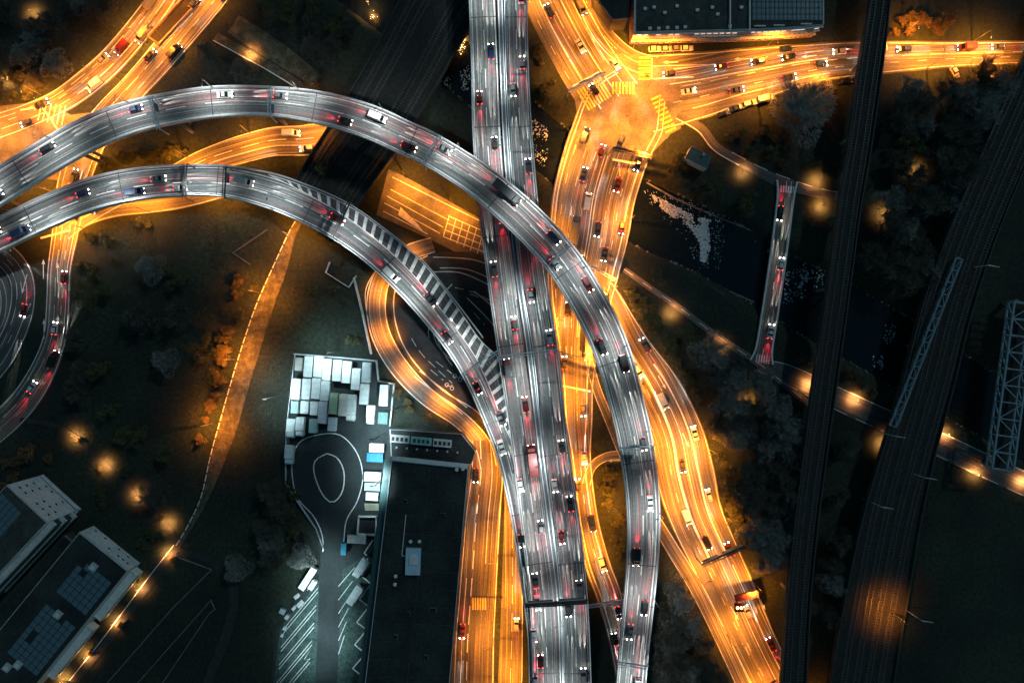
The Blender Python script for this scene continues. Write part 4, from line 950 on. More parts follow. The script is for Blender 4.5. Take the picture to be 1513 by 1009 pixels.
for px, py, a, l, lab in ((535, 836, 236, 31, 'white lorry docked diagonally below the blue box'), (526, 876, 236, 31, 'white lorry docked diagonally, lower of the pair at the zigzag')):
    o = lorry(2.6, l * S * 1.05, 3.2); paint_tree(o, WHT); tag(o, lab, 'lorry', 'lorries parked in the yard'); put(o, px, py, R(a))
for px, py, a, w, l, c, lab in ((458, 851, 57, 9, 36, WHT, 'long white trailer parked diagonally left of the yard lane'), (465, 860, 57, 7, 14, WHT, 'small white trailer beside the long diagonal one'),
        (743 / 1, 0, 0, 0, 0, 0, '')):
    if not lab: continue
    o = container(w * S, l * S, 2.8); paint_tree(o, c); tag(o, lab, 'trailer'); put(o, px, py, R(a))
# stores along the hall wall
for px, py, w, l, h, c, nm_, lab in ((559, 660, 21, 12, 3.0, (.85, .88, .86), 'storage_container', 'bright white container at the top of the dock row'),
        (556, 674, 23, 12, 2.6, (.02, .24, .55), 'storage_container', 'blue container below the bright white one'),
        (553, 702, 24, 13, 2.8, WHT, 'storage_container', 'wide white container halfway down the dock row'),
        (552, 717, 23, 11, 2.2, (.5, .55, .55), 'storage_container', 'stained grey white container in the dock row'),
        (552, 731, 18, 11, 2.6, WHT, 'storage_container', 'small white container above the beige boards'),
        (529, 794, 27, 11, 2.2, (.6, .62, .6), 'storage_container', 'flat pale grey container by the square dock frame'),
        (510, 808, 7, 17, 2.4, (.02, .34, .52), 'storage_container', 'small cyan blue container beside the yard lane')):
    ll, ww = max(w, l) * S, min(w, l) * S
    o = container(ww, ll, h); o.name = nm_; paint_tree(o, c); tag(o, lab, 'container'); put(o, px, py, R(0 if w > l else 90) + R(-3))
pl = empty('board_stack', P(550, 745)); tag(pl, 'stack of beige boards lying in the dock row', 'boards')
for i in range(6): rbox(pl, 'board', rng.uniform(-.2, .2), 1.5 - i * .62, 4.6, .5, .1, .35 + .1 * (i % 3), mat('pale_board', (.30, .30, .22), (.42, .40, .30), 1) if i == 0 else bpy.data.materials['pale_board'])
wall('dock_frame', 'square pale frame of an open dock pit beside the hall', [(531, 762), (557, 762), (556, 789), (529, 788)], 1.4, .45, M['frame_white'], closed=True)
M['pale'] = bpy.data.materials['pale_board']
for i, (px, py, w, l, h, mm, lab) in enumerate(((440, 879, 6, 5, 1.5, 'frame_white', 'white crate, upper one beside the diagonal bays'), (445, 890, 8, 6, 1.7, 'frame_white', 'larger white crate below the upper crate by the bays'), (436, 896, 6, 4, 1.3, 'steel', 'grey crate left of the larger white crate'),
        (426, 909, 6, 5, 1.4, 'pale', 'beige crate among the scrap by the bays'), (419, 901, 7, 8, 1.2, 'blue_tarp', 'blue covered pile among the crates by the bays'), (422, 926, 4, 4, 1.2, 'frame_white', 'small white crate at the lower end of the crates'), (418, 937, 3, 3, 1, 'steel', 'tiny grey crate, lowest of the crates by the bays'))):
    r_ = empty('crate', P(px, py) + Vector((0, 0, .1)), R(35 + 7 * i)); tag(r_, lab, 'crate'); rbox(r_, 'crate_box', 0, 0, w * S, l * S, 0, h, M[mm]); rbox(r_, 'crate_lid', 0, 0, w * S + .1, l * S + .1, h, h + .12, M['steel'] if mm != 'steel' else M['frame_white'])

# ------------------------------------------------------------------ street lamps
def mklight(name, kind, E, colr, size=None, blend=.6, rad=.12):
    l = bpy.data.lights.new(name, kind); l.energy = E; l.color = colr; l.shadow_soft_size = rad
    if kind == 'SPOT': l.spot_size = R(size); l.spot_blend = blend
    return l
L_sod = mklight('sodium_light', 'SPOT', E_SOD, (1, .285, .022), 150, .9, .2)
L_cool = mklight('cool_light', 'SPOT', E_COOL, (.90, .98, .97), 134, .8, .2)
L_park = mklight('park_light', 'SPOT', E_PARK, (1, .38, .10), 148, 1, .12)
L_low = mklight('low_sodium_light', 'SPOT', 13000, (1, .285, .022), 122, .8, .15)
L_flood = mklight('flood_light', 'SPOT', E_FLOOD, (.70, .95, 1), 120, .8, .5)
def make_lamp(h, arm, lens, light, r=.11):
    root = empty('street_lamp')
    mb = MB(); mb.tube((0, 0, 0), (0, 0, h), r, r * .6, 8); mb.build('pole', M['lamp_body'], root)
    if arm > 0: mb = MB(); mb.tube((0, 0, h - .1), (arm * .5, 0, h + .25), .06, .05, 6); mb.tube((arm * .5, 0, h + .25), (arm, 0, h + .3), .05, .05, 6); mb.build('arm', M['lamp_body'], root)
    x = arm; zt = h + .3 if arm > 0 else h + .05
    mb = MB(); loft(mb, [(x - .45, ring(.12, zt - .05, zt + .1, .03)), (x, ring(.22, zt - .08, zt + .16, .05)), (x + .5, ring(.12, zt - .03, zt + .1, .03))]); hd = mb.build('lamp_head', M['lamp_body'], root)
    mb = MB(); mb.box(x - .25, x + .3, -.14, .14, zt - .12, zt - .09); mb.build('lens', M[lens], hd)
    lo = bpy.data.objects.new('lamp_light', light); link(lo, hd); lo.location = (x, 0, zt - .25)
    return root
LP = {'sodium': make_lamp(9, 2.2, 'sodium', L_sod), 'cool': make_lamp(8.5, 2.0, 'cool', L_cool), 'low': make_lamp(5.5, 1.6, 'sodium', L_low, .08), 'park': make_lamp(2.7, 0, 'sodium', L_park, .07), 'flood': make_lamp(14, 1.0, 'cool', L_flood, .16)}
used = {}
def lamp(kind, pos, ang, label, cat='street lamp', group=None):
    o = LP[kind] if kind not in used else copy_tree(LP[kind]); used[kind] = 1
    o.location = pos; o.rotation_euler = (0, 0, ang); tag(o, label, cat, group or {'sodium': 'orange sodium street lamps', 'low': 'short orange lamps round the loop', 'cool': 'white lamps on the viaducts', 'park': 'low park lamps', 'flood': 'yard floodlights'}[kind]); return o
def lamp_row(path, lat, st, sp, kind, phrase, end, z=.1, avoid=(), stop=None):
    d = st; i = 0
    while d < (stop or path.len):
        c, t = path.point(d, lat, z); n = Vector((t.y, -t.x, 0)); sg = -1 if (lat[0] if isinstance(lat, tuple) else lat) > 0 else 1
        a = math.atan2(n.y * sg, n.x * sg); f = (H - c.z) / H * S; px, py = c.x / f + CX, CY - c.y / f
        if path.z < 1 and any((px - q[0]) ** 2 + (py - q[1]) ** 2 < (q[2] / 2 + 12) ** 2 for rp in (ra, rb, rd) for q in rp.px): d += sp; continue
        if inframe(c, 60) and not any((px - a_) ** 2 + (py - b_) ** 2 < r_ * r_ for a_, b_, r_ in avoid):
            lamp(kind, c, a, f'{phrase}, {ordn(i)} from the {end}'); i += 1
        d += sp
lamp_row(upper, (-1, .17), 12, 25, 'cool', 'white lamp on the outer edge of the upper curved viaduct', 'left', 0)
lamp_row(lower, (1, .2), 6, 25, 'cool', 'white lamp on the inner edge of the lower curved viaduct', 'left', 0, stop=235)
lamp_row(medp, 0, 14, 24, 'cool', 'white lamp in the median of the straight viaduct', 'top', 0, avoid=[(748, 305, 38)])
for o in [o for o in col.objects if o.name.startswith('street_lamp') and 'median' in o.get('label', '')]:
    pass
lamp_row(wide, (-1, .5), 22, 23, 'sodium', 'orange lamp on the left kerb of the wide avenue', 'top', avoid=[(700, 0, 1)], stop=110)
lamp_row(wide, (1, -.5), 30, 25, 'sodium', 'orange lamp on the right kerb of the wide avenue', 'top', stop=160)
lamp_row(south, (1, -.5), 10, 22, 'sodium', 'orange lamp on the right kerb of the lower right road', 'top')
lamp_row(south, (-1, .3), 60, 24, 'sodium', 'orange lamp on the left kerb of the lower right road', 'top')
lamp_row(east, (-1, .5), 8, 33, 'sodium', 'orange lamp on the upper kerb of the bright east street', 'left')
lamp_row(east, (1, -.5), 16, 19, 'sodium', 'orange lamp on the lower kerb of the bright east street', 'left')
lamp_row(nw, (-1, .5), 4, 18, 'sodium', 'orange lamp on the left kerb of the top street', 'top')
lamp_row(nw, (1, -.5), 10, 26, 'sodium', 'orange lamp on the right kerb of the top street', 'top')
lamp_row(c1, (-1, .5), 6, 18, 'sodium', 'orange lamp beside the left top corner carriageway', 'top')
lamp_row(c2, (1, -.5), 10, 20, 'sodium', 'orange lamp beside the right top corner carriageway', 'top', stop=110)
lamp_row(roadd, (1, -.3), 8, 21, 'sodium', 'orange lamp beside the road between the two ramps', 'right')
lamp_row(c3, (1, -.3), 6, 24, 'sodium', 'orange lamp beside the narrow road along the lower ramp', 'left')
lamp_row(h1, (-1, .4), 10, 27, 'sodium', 'orange lamp beside the street right of the black roof', 'top')
lamp_row(h2, (1, -.3), 14, 26, 'sodium', 'orange lamp beside the bright slip road by the merged viaduct', 'top')
lamp_row(oring, (-1, .3), 10, 15, 'low', 'orange lamp outside the central loop', 'top')
for px, py, a, lab in ((855, 190, 0, 'orange lamp on the left corner of the crossroads'), (985, 205, 120, 'orange lamp on the lower right corner of the crossroads'), (935, 72, -90, 'orange lamp on the upper corner of the crossroads'),
        (600, 262, -60, 'orange lamp at the upper corner of the box marked street'), (668, 300, -60, 'orange lamp beside the box marked street'), (928, 182, 200, 'orange lamp added to brighten the middle of the crossroads'), (958, 128, 180, 'orange lamp added to brighten the mouth of the east street'),  # the two lamps inside the crossroads are added to brighten it
        (60, 140, -90, 'orange lamp at the junction near the left edge'), (20, 265, 60, 'orange lamp below the junction near the left edge'), (136, 215, 180, 'orange lamp right of the junction near the left edge'),
        (78, 335, 0, 'orange lamp where the left road passes below the ramp'), (382, 432, 10, 'upper of three orange lamps along the long path'), (346, 531, 10, 'middle of three orange lamps along the long path'), (314, 625, 10, 'lowest of three orange lamps along the long path'),
        (430, 348, -40, 'orange lamp at the head of the long path'), (905, 745, 180, 'orange lamp in the green wedge under the upper viaduct'), (990, 690, 0, 'orange lamp left of the lower right road'),
        (1334, 50, -90, 'orange lamp shining into the bushes beside the top railway'), (1458, 116, 170, 'orange lamp in the shrubs near the top right corner'), (1195, 568, -90, 'lamp on the quay road left of the slim railway'), (1262, 590, -90, 'lamp on the quay road between the railways'),
        (1303, 655, 90, 'lamp below the quay road at the catwalk foot'), (1396, 640, -90, 'lamp on the quay road right of the broad railway'), (1440, 700, 90, 'lamp at the quay end near the truss bridge')):
    P_ = P(px, py, .1)
    if any(k in lab for k in ('quay', 'top right')):
        lamp('park', P_, R(a), lab)
    else: lamp('sodium', P_, R(a), lab)
c = P(1318, 905, 6); o = lamp('sodium', c, R(160), 'orange lamp lighting the tracks near the bottom right')
for hd in kids(o):
    for l_ in kids(hd):
        if l_.type == 'LIGHT': l_.data = l_.data.copy(); l_.data.energy *= .45; l_.data.spot_size = R(118)
PK = [(112, 645), (157, 687), (203, 731), (249, 773), (250, 818), (208, 868), (172, 918), (130, 968), (50, 670), (95, 1003)]
PKB = [(7, 4), (-6, 5), (5, -7), (-8, -4), (8, 6), (-5, -8), (7, 3), (6, -5), (-7, 6), (5, 5)]
for i, (a, b) in enumerate(PK): lamp('park', P(a, b, .05), 0, f'low park lamp in a warm pool of light, {ordn(i)} along the park path')
for a, b, lab in ((463, 129, 'low lamp in a bright bush just above the upper ramp'), (372, 80, 'low lamp beside the gravel track at the top'), (630, 42, 'small lamp between the railway tracks at the top'), (1352, 252, 'small lamp among the dark trees right of the slim railway'),
        (1304, 317, 'small lamp with a short white bar right of the railway'), (1103, 592, 'round lamp glow in the bushes near the riverside path'), (1205, 268, 'lamp by the bridge head in the bushes, upper'), (1212, 305, 'lamp by the bridge head in the bushes, lower'),
        (1097, 255, 'lamp on the dark riverside lane'), (992, 462, 'lamp beside the riverside footway, left one'), (1062, 512, 'lamp beside the riverside footway, right one'), (680, 55, 'lamp beside the dark tracks next to the straight viaduct'), (1510, 712, 'lamp at the right edge below the truss bridge'),
        (50, 20, 'dim lamp in the top left woods'), (12, 120, 'lamp near the left edge above the junction'), (545, 8, 'lamp at the top edge among pale shrubs')):
    lamp('park', P(a, b, .05), 0, lab)
for a, b, an, lab in ((410, 585, 0, 'tall floodlight mast left of the parked rows'), (566, 640, 180, 'tall floodlight mast at the corner of the annexe'), (472, 850, 0, 'tall floodlight mast beside the yard lane'), (500, 520, -90, 'tall floodlight mast behind the parked rows'), (592, 600, 180, 'tall floodlight mast east of the stepped yard wall'), (566, 705, 180, 'tall floodlight mast added to brighten the dock row'), (468, 945, 0, 'tall floodlight mast added to brighten the zigzag by the green bays')):  # masts at the dock row and green bays are added for brightness
    lamp('flood', P(a, b, .1), R(an), lab, 'floodlight')

# ------------------------------------------------------------------ vehicles in traffic
L_head = mklight('headlight_beam', 'SPOT', E_HEAD, (1, .95, .86), 6.4, .45, .04)
L_tail = mklight('taillight_glow', 'SPOT', E_TAIL, (1, .02, .05), 46, 1, .1)
def aim(lo, x, y, z, dx, dy, dz):
    lo.location = (x, y, z); lo.rotation_euler = Vector((dx, dy, dz)).to_track_quat('-Z', 'Y').to_euler()
def car(kind):
    L, W, Ht = {'hatchback': (4.1, 1.76, 1.5), 'saloon': (4.7, 1.84, 1.42), 'estate': (4.8, 1.84, 1.5), 'van': (5.4, 2.0, 2.3), 'bus': (12, 2.5, 3.1), 'lorry': (9.5, 2.5, 3.5)}[kind]
    root = empty('parked_car' if False else kind if kind in ('van', 'bus', 'lorry') else 'car'); h = L / 2; w = W / 2
    if kind == 'lorry':
        c = container(W, L - 2.3, Ht)
        for o in kids(c):
            if o.name.startswith('support_leg'): kill(o); continue
            o.parent = root; KID.setdefault(root.as_pointer(), []).append(o); o.location.x -= 1.1
        kill(c); add_cab(root, h - 2.0, W * .96)
    elif kind == 'bus':
        mb = MB(); loft(mb, [(-h, ring(w * .96, .35, Ht - .1, .2)), (-h + .3, ring(w, .35, Ht, .2)), (h - .5, ring(w, .35, Ht, .2)), (h, ring(w * .94, .35, Ht - .35, .25))]); mb.build('body', M['paintwork'], root)
        mb = MB(); mb.box(-h + .5, h - .7, -w - .02, w + .02, 1.3, 2.3); mb.build('side_windows', M['glass'], root)
        mb = MB(); mb.box(h - .2, h + .03, -w * .85, w * .85, 1.1, 2.4); mb.build('windscreen', M['glass'], root)
        for x in (-2.5, 1.5): mb = MB(); mb.box(x - 1, x + 1, -.7, .7, Ht, Ht + .25); mb.build('roof_unit', M['white_metal'], root)
    else:
        hd = .92 if kind != 'van' else 1.15
        r1 = .16
        if kind == 'van':
            mb = MB(); loft(mb, [(-h, ring(w * .95, .3, Ht - .05, r1)), (-h + .2, ring(w, .28, Ht, r1)), (h - 2.0, ring(w, .28, Ht, r1)), (h - 1.5, ring(w * .96, .28, Ht - .35, r1)), (h - .9, ring(w * .96, .28, 1.2, r1)), (h - .15, ring(w * .92, .3, .95, r1)), (h, ring(w * .82, .35, .8, r1))])
            mb.build('body', M['paintwork'], root)
            mb = MB(); mb.mesh([(h - 1.52, -w * .8, Ht - .34), (h - 1.52, w * .8, Ht - .34), (h - .88, w * .82, 1.24), (h - .88, -w * .82, 1.24)], [(0, 3, 2, 1), (0, 1, 2, 3)]); 
            for v in range(len(mb.v)): mb.v[v] = (mb.v[v][0] + .04, mb.v[v][1], mb.v[v][2] + .03)
            mb.build('windscreen', M['glass'], root)
        else:
            tail_h = .98 if kind != 'saloon' else .95
            mb = MB(); loft(mb, [(-h, ring(w * .86, .32, .75, r1)), (-h + .15, ring(w * .95, .25, tail_h - .05, r1)), (-h + .9, ring(w, .22, tail_h, r1)), (0, ring(w, .2, .95, r1)), (h - 1.3, ring(w, .22, hd, r1)), (h - .4, ring(w * .94, .25, hd - .14, r1)), (h, ring(w * .78, .32, .62, .12))]); mb.build('body', M['paintwork'], root, False)
            xr = {'hatchback': (-h + .35, -h + .75), 'estate': (-h + .2, -h + .5), 'saloon': (-h + .95, -h + 1.6)}[kind]
            mb = MB(); loft(mb, [(xr[0], ring(w * .88, .85, .99, .05)), (xr[1], ring(w * .78, .85, Ht - .04, .1)), (.15, ring(w * .8, .85, Ht - .02, .1)), (h - 1.35, ring(w * .9, .85, .96, .05))]); mb.build('window_glass', M['glass'], root)
            mb = MB(); mb.box(xr[1] - .05, .2, -w * .7, w * .7, Ht - .035, Ht); mb.build('roof', M['paintwork'], root)
    wr = .33 if kind not in ('bus', 'lorry') else .48
    for x in (-h + L * .19, h - L * .19):
        for y in (-w + .14, w - .14): wheel(root, x, y, wr)
    hz = .66 if kind not in ('bus', 'lorry') else .85
    for y in (-w * .72, w * .72):
        mb = MB(); mb.box(h - .22, h + .03, y - .16, y + .16, hz - .08, hz + .1); hl = mb.build('headlight', M['head'], root)
        lo = bpy.data.objects.new('headlight_beam', L_head); link(lo, hl); aim(lo, h + .1, y, hz, 1, 0, -.062)
        mb = MB(); mb.box(-h - .03, -h + .15, y - .14, y + .14, hz + .05, hz + .22); tl = mb.build('taillight', M['tail'], root)
    lo = bpy.data.objects.new('taillight_glow', L_tail); link(lo, tl); aim(lo, -h - .1, 0, hz + .1, -1, 0, -.17)
    return root
PT = {}
COLS = [('black', (.012, .012, .014)), ('dark grey', (.06, .065, .07)), ('silver', (.42, .44, .46)), ('white', (.7, .71, .7)), ('dark blue', (.015, .03, .09)), ('dark red', (.14, .015, .015)), ('grey', (.18, .19, .2))]
taken = []; FLEET = {}
def traffic(path, lat, direc, spacing, road_, lane, end, z=.006, start=6, stop=None, kinds=('hatchback', 'saloon', 'estate', 'hatchback', 'van')):
    d = start + rng.uniform(0, spacing * .5); lst = FLEET.setdefault((road_, lane, end), [])
    while d < (stop or path.len) - 4:
        c, t = path.point(d, lat, z); d += spacing * rng.uniform(.8, 1.9)
        if not inframe(c, 14): continue
        if any((c - q).length < 6.6 for q in taken): continue
        taken.append(c.copy()); k = rng.choice(kinds); cn, cc = rng.choice(COLS)
        if k not in PT: PT[k] = car(k); o = PT[k]
        else: o = copy_tree(PT[k])
        paint_tree(o, cc if k not in ('bus',) else (.1, .2, .45)); o.location = c
        t = t * direc; o.rotation_euler = (0, 0, math.atan2(t.y, t.x)); lst.append((o, cn if k != 'bus' else 'blue', k))
A5 = ('hatchback', 'saloon', 'estate', 'hatchback', 'van', 'saloon', 'lorry')
traffic(upper, (-.52, .3), 1, 19, 'upper curved viaduct', 'outer', 'left', kinds=A5); traffic(upper, (.5, -.3), 1, 19, 'upper curved viaduct', 'inner', 'left')
traffic(lower, (-.24, .2), 1, 24, 'lower curved viaduct', 'outer', 'left'); traffic(lower, (.58, -.3), 1, 15, 'lower curved viaduct', 'inner', 'left')
traffic(mainl, (-.5, 0), -1, 19, 'left straight viaduct', 'left', 'top', kinds=A5); traffic(mainl, (.48, 0), -1, 17, 'left straight viaduct', 'right', 'top')
traffic(mainr, (-.5, 0), -1, 20, 'right straight viaduct', 'left', 'top'); traffic(mainr, (.48, 0), 1, 18, 'right straight viaduct', 'right', 'top')
for f, dr, n_ in ((-.78, 1, 'first'), (-.48, 1, 'second'), (-.2, 1, 'third'), (.14, -1, 'fourth'), (.38, -1, 'fifth'), (.63, -1, 'sixth')):
    traffic(wide, (f, 0), dr, 14, 'orange avenue', n_, 'top', ZM, start=18, stop=98, kinds=A5)
traffic(wide, (-.35, 0), 1, 12, 'orange avenue lower end', 'left', 'top', ZM, start=108); traffic(wide, (.42, 0), -1, 11, 'orange avenue lower end', 'right', 'top', ZM, start=108)
for f, dr, n_ in ((-.62, -1, 'left'), (-.28, -1, 'second'), (.05, 1, 'third'), (.36, 1, 'right')): traffic(south, (f, 0), dr, 19, 'lower right road', n_, 'top', ZM, start=22)
for f, dr, n_ in ((-.42, -1, 'upper'), (-.12, -1, 'second'), (.14, 1, 'third'), (.45, 1, 'lower')): traffic(east, (f, 0), dr, 11, 'east street', n_, 'left', ZM, start=8, kinds=A5)
for f, dr, n_ in ((-.75, 1, 'left'), (-.4, 1, 'second'), (-.08, 1, 'third'), (.3, -1, 'right')): traffic(nw, (f, 0), dr, 12, 'top street', n_, 'top', ZM, start=2)
traffic(curve, 0, 1, 13, 'curved turning lane', 'only', 'top', ZM)
for f, dr, n_ in ((-.62, 1, 'left'), (-.05, 1, 'middle'), (.38, -1, 'right')): traffic(c1, (f, 0), dr, 15, 'left corner carriageway', n_, 'top', ZM)
for f, dr, n_ in ((-.55, -1, 'left'), (0, -1, 'middle'), (.5, -1, 'right')): traffic(c2, (f, 0), dr, 20, 'right corner carriageway', n_, 'top', ZM)
traffic(loopl, (-.3, 0), 1, 24, 'left edge loop', 'inner', 'top', ZM)
traffic(roadd, (-.55, 0), 1, 22, 'road between ramps', 'lower', 'right', ZM); traffic(roadd, (.45, 0), -1, 22, 'road between ramps', 'upper', 'right', ZM, start=16)
traffic(h1, (.55, 0), 1, 28, 'bottom orange street', 'right', 'top', ZM); traffic(h1, (-.1, 0), -1, 28, 'bottom orange street', 'left', 'top', ZM); traffic(h2, (-.4, 0), -1, 24, 'bright bottom slip road', 'left', 'top', ZM)
traffic(smallbr, (-.45, 0), -1, 12, 'small river bridge', 'right', 'top', .15, start=26); traffic(smallbr, (.5, 0), 1, 16, 'small river bridge', 'left', 'top', .15, start=8)
for (road_, lane, end), lst in FLEET.items():
    for i, (o, cn, k) in enumerate(lst):
        tag(o, f'{cn} {k}, {lane} lane of the {road_}, {ordn(i)} from the {end}', k if k in ('van', 'bus', 'lorry') else 'car', 'vehicles driving with lights on')
# parked cars (lights off)
def parked(kind):
    src = copy_tree(PT[kind]); src.name = 'parked_car' if kind != 'van' else 'parked_van'
    def strip(o):
        for ch in list(kids(o)):
            if ch.type == 'LIGHT': KID[o.as_pointer()].remove(ch); kill(ch); continue
            if ch.name.startswith('headlight'): ch.data = OFFH.setdefault(ch.data.name, dimcopy(ch.data, M['frame_white']))
            elif ch.name.startswith('taillight'): ch.data = OFFH.setdefault(ch.data.name, dimcopy(ch.data, M['red_metal']))
            strip(ch)
    strip(src); return src
OFFH = {}
def dimcopy(me, m): me = me.copy(); me.materials[0] = m; return me
for px, py, a, k, cn, lab in ((1068, 169, 20, 'hatchback', 'black', 'black hatchback parked first in the row below the east street'), (1087, 161, 16, 'saloon', 'dark blue', 'dark blue saloon parked second in the row below the east street'),
        (1106, 154, 15, 'estate', 'silver', 'silver estate parked third in the row below the east street'), (1129, 147, 14, 'van', 'white', 'white van parked at the right end of the row by the big bare tree'),
        (1247, 121, 8, 'saloon', 'black', 'black saloon parked below the street beside the railway'), (1272, 118, 8, 'hatchback', 'white', 'white hatchback parked below the street, nearest the railway'),
        (1409, 108, -60, 'hatchback', 'white', 'white hatchback parked askew right of the railway'), (1160, 74, 3, 'hatchback', 'dark blue', 'dark blue hatchback at the kerb under the terrace'),
        (967, 74, 2, 'hatchback', 'white', 'white hatchback first at the terrace kerb'), (984, 74, 2, 'hatchback', 'silver', 'silver hatchback second at the terrace kerb'), (1000, 73, 2, 'hatchback', 'grey', 'grey hatchback third at the terrace kerb'), (1014, 73, 2, 'hatchback', 'white', 'white hatchback fourth at the terrace kerb')):
    o = parked(k); cc = dict(COLS)[cn]; paint_tree(o, cc); tag(o, lab, 'van' if k == 'van' else 'car', 'parked cars'); put(o, px, py, R(a), .05)

# ------------------------------------------------------------------ trees
def bare_tree(seed, h=9.0, rad=4.6):
    r = random.Random(seed); tk = MB(); tw = MB()
    tk.tube((0, 0, -.3), (0, 0, h * .32), .28, .2, 8, False)
    def twig(p, d, L):
        for i in range(3):
            dd = (d + Vector((r.uniform(-.9, .9), r.uniform(-.9, .9), r.uniform(-.3, .8)))).normalized(); e = p + dd * L * r.uniform(.6, 1.2)
            s_ = dd.cross(Vector((0, 0, 1))).normalized() * .024; tw.mesh([p - s_, p + s_, e], [(0, 1, 2)])
            m_ = p.lerp(e, .5); e2 = m_ + (dd + Vector((r.uniform(-1, 1), r.uniform(-1, 1), r.uniform(-.3, .8)))).normalized() * L * .6
            tw.mesh([m_ - s_, m_ + s_, e2], [(0, 1, 2)])
    n = 12
    for i in range(n):
        a = 2 * math.pi * i / n + r.uniform(-.3, .3); el = r.uniform(.25, 1.1); L = rad * r.uniform(.85, 1.15) / max(.7, math.cos(el) + .25)
        p = Vector((0, 0, h * r.uniform(.22, .36))); d = Vector((math.cos(a) * math.cos(el), math.sin(a) * math.cos(el), math.sin(el)))
        q = p; R0 = .13
        for s_ in range(5):
            d = (d + Vector((r.uniform(-.25, .25), r.uniform(-.25, .25), r.uniform(-.05, .22)))).normalized(); e = q + d * L / 5
            tk.tube(q, e, R0, R0 * .75, 5, False); R0 *= .75
            for k in range(4):
                b = (d + Vector((r.uniform(-1, 1), r.uniform(-1, 1), r.uniform(-.2, .7)))).normalized(); l2 = L * r.uniform(.16, .34); e2 = q.lerp(e, r.random()); f2 = e2 + b * l2
                tk.tube(e2, f2, R0 * .5, .02, 3, False)
                for j in range(7): twig(e2.lerp(f2, r.uniform(.2, 1)), b, r.uniform(.6, 1.3))
            q = e
    for i in range(950):
        q = math.sqrt(r.random()); a = r.uniform(0, 6.283); a2 = rad * 1.05 * q * (1 + .18 * math.sin(3 * a + seed) + .1 * math.sin(5 * a))
        p = Vector((a2 * math.cos(a), a2 * math.sin(a), h * (.38 + .5 * (1 - q * q) * r.uniform(.5, 1)))); twig(p, (p - Vector((0, 0, h * .3))).normalized(), r.uniform(.45, .9))
    t1 = tk.build('trunk', M['bark']); t2 = tw.build('crown', M['twig']); return t1, t2
def leafy(seed, h, rad, m, n=2600, leaf=.16, flat_=1.0):
    r = random.Random(seed); tk = MB(); lf = MB()
    tk.tube((0, 0, -.3), (0, 0, h * .5), .2 * rad / 3, .1, 7, False)
    cl = [(Vector((r.gauss(0, .42) * rad, r.gauss(0, .42) * rad, h * (.35 + .5 * r.random()))), r.uniform(.22, .42) * rad) for _ in range(16)]
    for c, q in cl: tk.tube((0, 0, h * .25), c, .07, .03, 4, False)
    for i in range(n):
        c, q = cl[r.randrange(16)]; v = Vector((r.gauss(0, 1), r.gauss(0, 1), r.gauss(0, 1) * .8)).normalized() * q * (r.random() ** .4); p = c + v
        if p.z < .1: p.z = .1 + r.random() * .3
        a = Vector((r.gauss(0, 1), r.gauss(0, 1), r.gauss(0, .6))).normalized(); b = a.cross(Vector((r.gauss(0, 1), r.gauss(0, 1), 1))).normalized(); s_ = leaf * r.uniform(.6, 1.4)
        lf.mesh([p - a * s_, p + b * s_ * .6, p + a * s_, p - b * s_ * .6], [(0, 1, 2, 3)])
    return tk.build('trunk', M['bark']), lf.build('crown', m)
def proto(pair, name):
    root = empty(name); 
    for o in pair: o.parent = root; KID.setdefault(root.as_pointer(), []).append(o)
    return root
TP = {'bare_tree': [proto(bare_tree(s), 'bare_tree') for s in (1, 2, 3)], 'leafy_tree': [proto(leafy(s, 6.5, 3.2, M['leaf'], 2800), 'leafy_tree') for s in (4, 5)],
      'bush': [proto(leafy(s, 2.0, 1.7, M['leaf'], 1500, .12), 'bush') for s in (6, 7)], 'dry_bush': [proto(leafy(9, 2.4, 1.9, M['leaf_dry'], 1500, .12), 'dry_bush')]}
tused = set(); TREES = {}
def tree(kind, px, py, s, phrase=None, label=None, end=None):
    i = rng.randrange(len(TP[kind])); src = TP[kind][i]
    o = src if (kind, i) not in tused else copy_tree(src); tused.add((kind, i))
    z = 0.0
    o.location = P(px, py, z); o.rotation_euler = (0, 0, rng.uniform(0, 6.28)); o.scale = (s, s, s * rng.uniform(.9, 1.1))
    if label: tag(o, label, 'tree' if 'tree' in kind else 'bush')
    else: TREES.setdefault((kind, phrase, end), []).append((o, px, py))
    return o
EXC2 = []
def scatter(kind, poly, n, s0, s1, phrase, end, rad=16, tries=3000):
    xs = [p[0] for p in poly]; ys = [p[1] for p in poly]; k = 0
    for _ in range(tries):
        if k >= n: break
        x, y = rng.uniform(min(xs), max(xs)), rng.uniform(min(ys), max(ys)); s_ = rng.uniform(s0, s1)
        base = {'bare_tree': 15, 'leafy_tree': 11, 'bush': 6, 'dry_bush': 6}[kind] * s_
        if not inpoly(x, y, poly) or not free(x, y, base * .75): continue
        if any((x - a) ** 2 + (y - b) ** 2 < ((base + c) * .6) ** 2 for a, b, c in EXC2): continue
        EXC2.append((x, y, base)); tree(kind, x, y, s_, phrase, None, end); k += 1
tree('bare_tree', 1178, 164, 2.1, label='biggest pale bare tree spreading below the east street').scale.z = 1.1
for ch in kids([o for o in col.objects if o.get('label','').startswith('biggest pale')][0]):
    if ch.name.startswith('crown'): ch.data = dimcopy(ch.data, M['twig_pale']); EXC2.append((1184, 158, 40))
scatter('bare_tree', [(1045, 500), (1190, 620), (1185, 760), (1130, 850), (1090, 720), (1040, 600)], 34, .8, 1.35, 'in the wood right of the fork', 'top')
scatter('bare_tree', [(975, 830), (1030, 880), (1120, 1009), (960, 1009)], 18, .7, 1.1, 'in the wedge left of the lower right road', 'top')
scatter('bare_tree', [(1300, 130), (1513, 100), (1480, 200), (1420, 330), (1270, 560), (1285, 300)], 34, .8, 1.4, 'between the two railway viaducts', 'top')
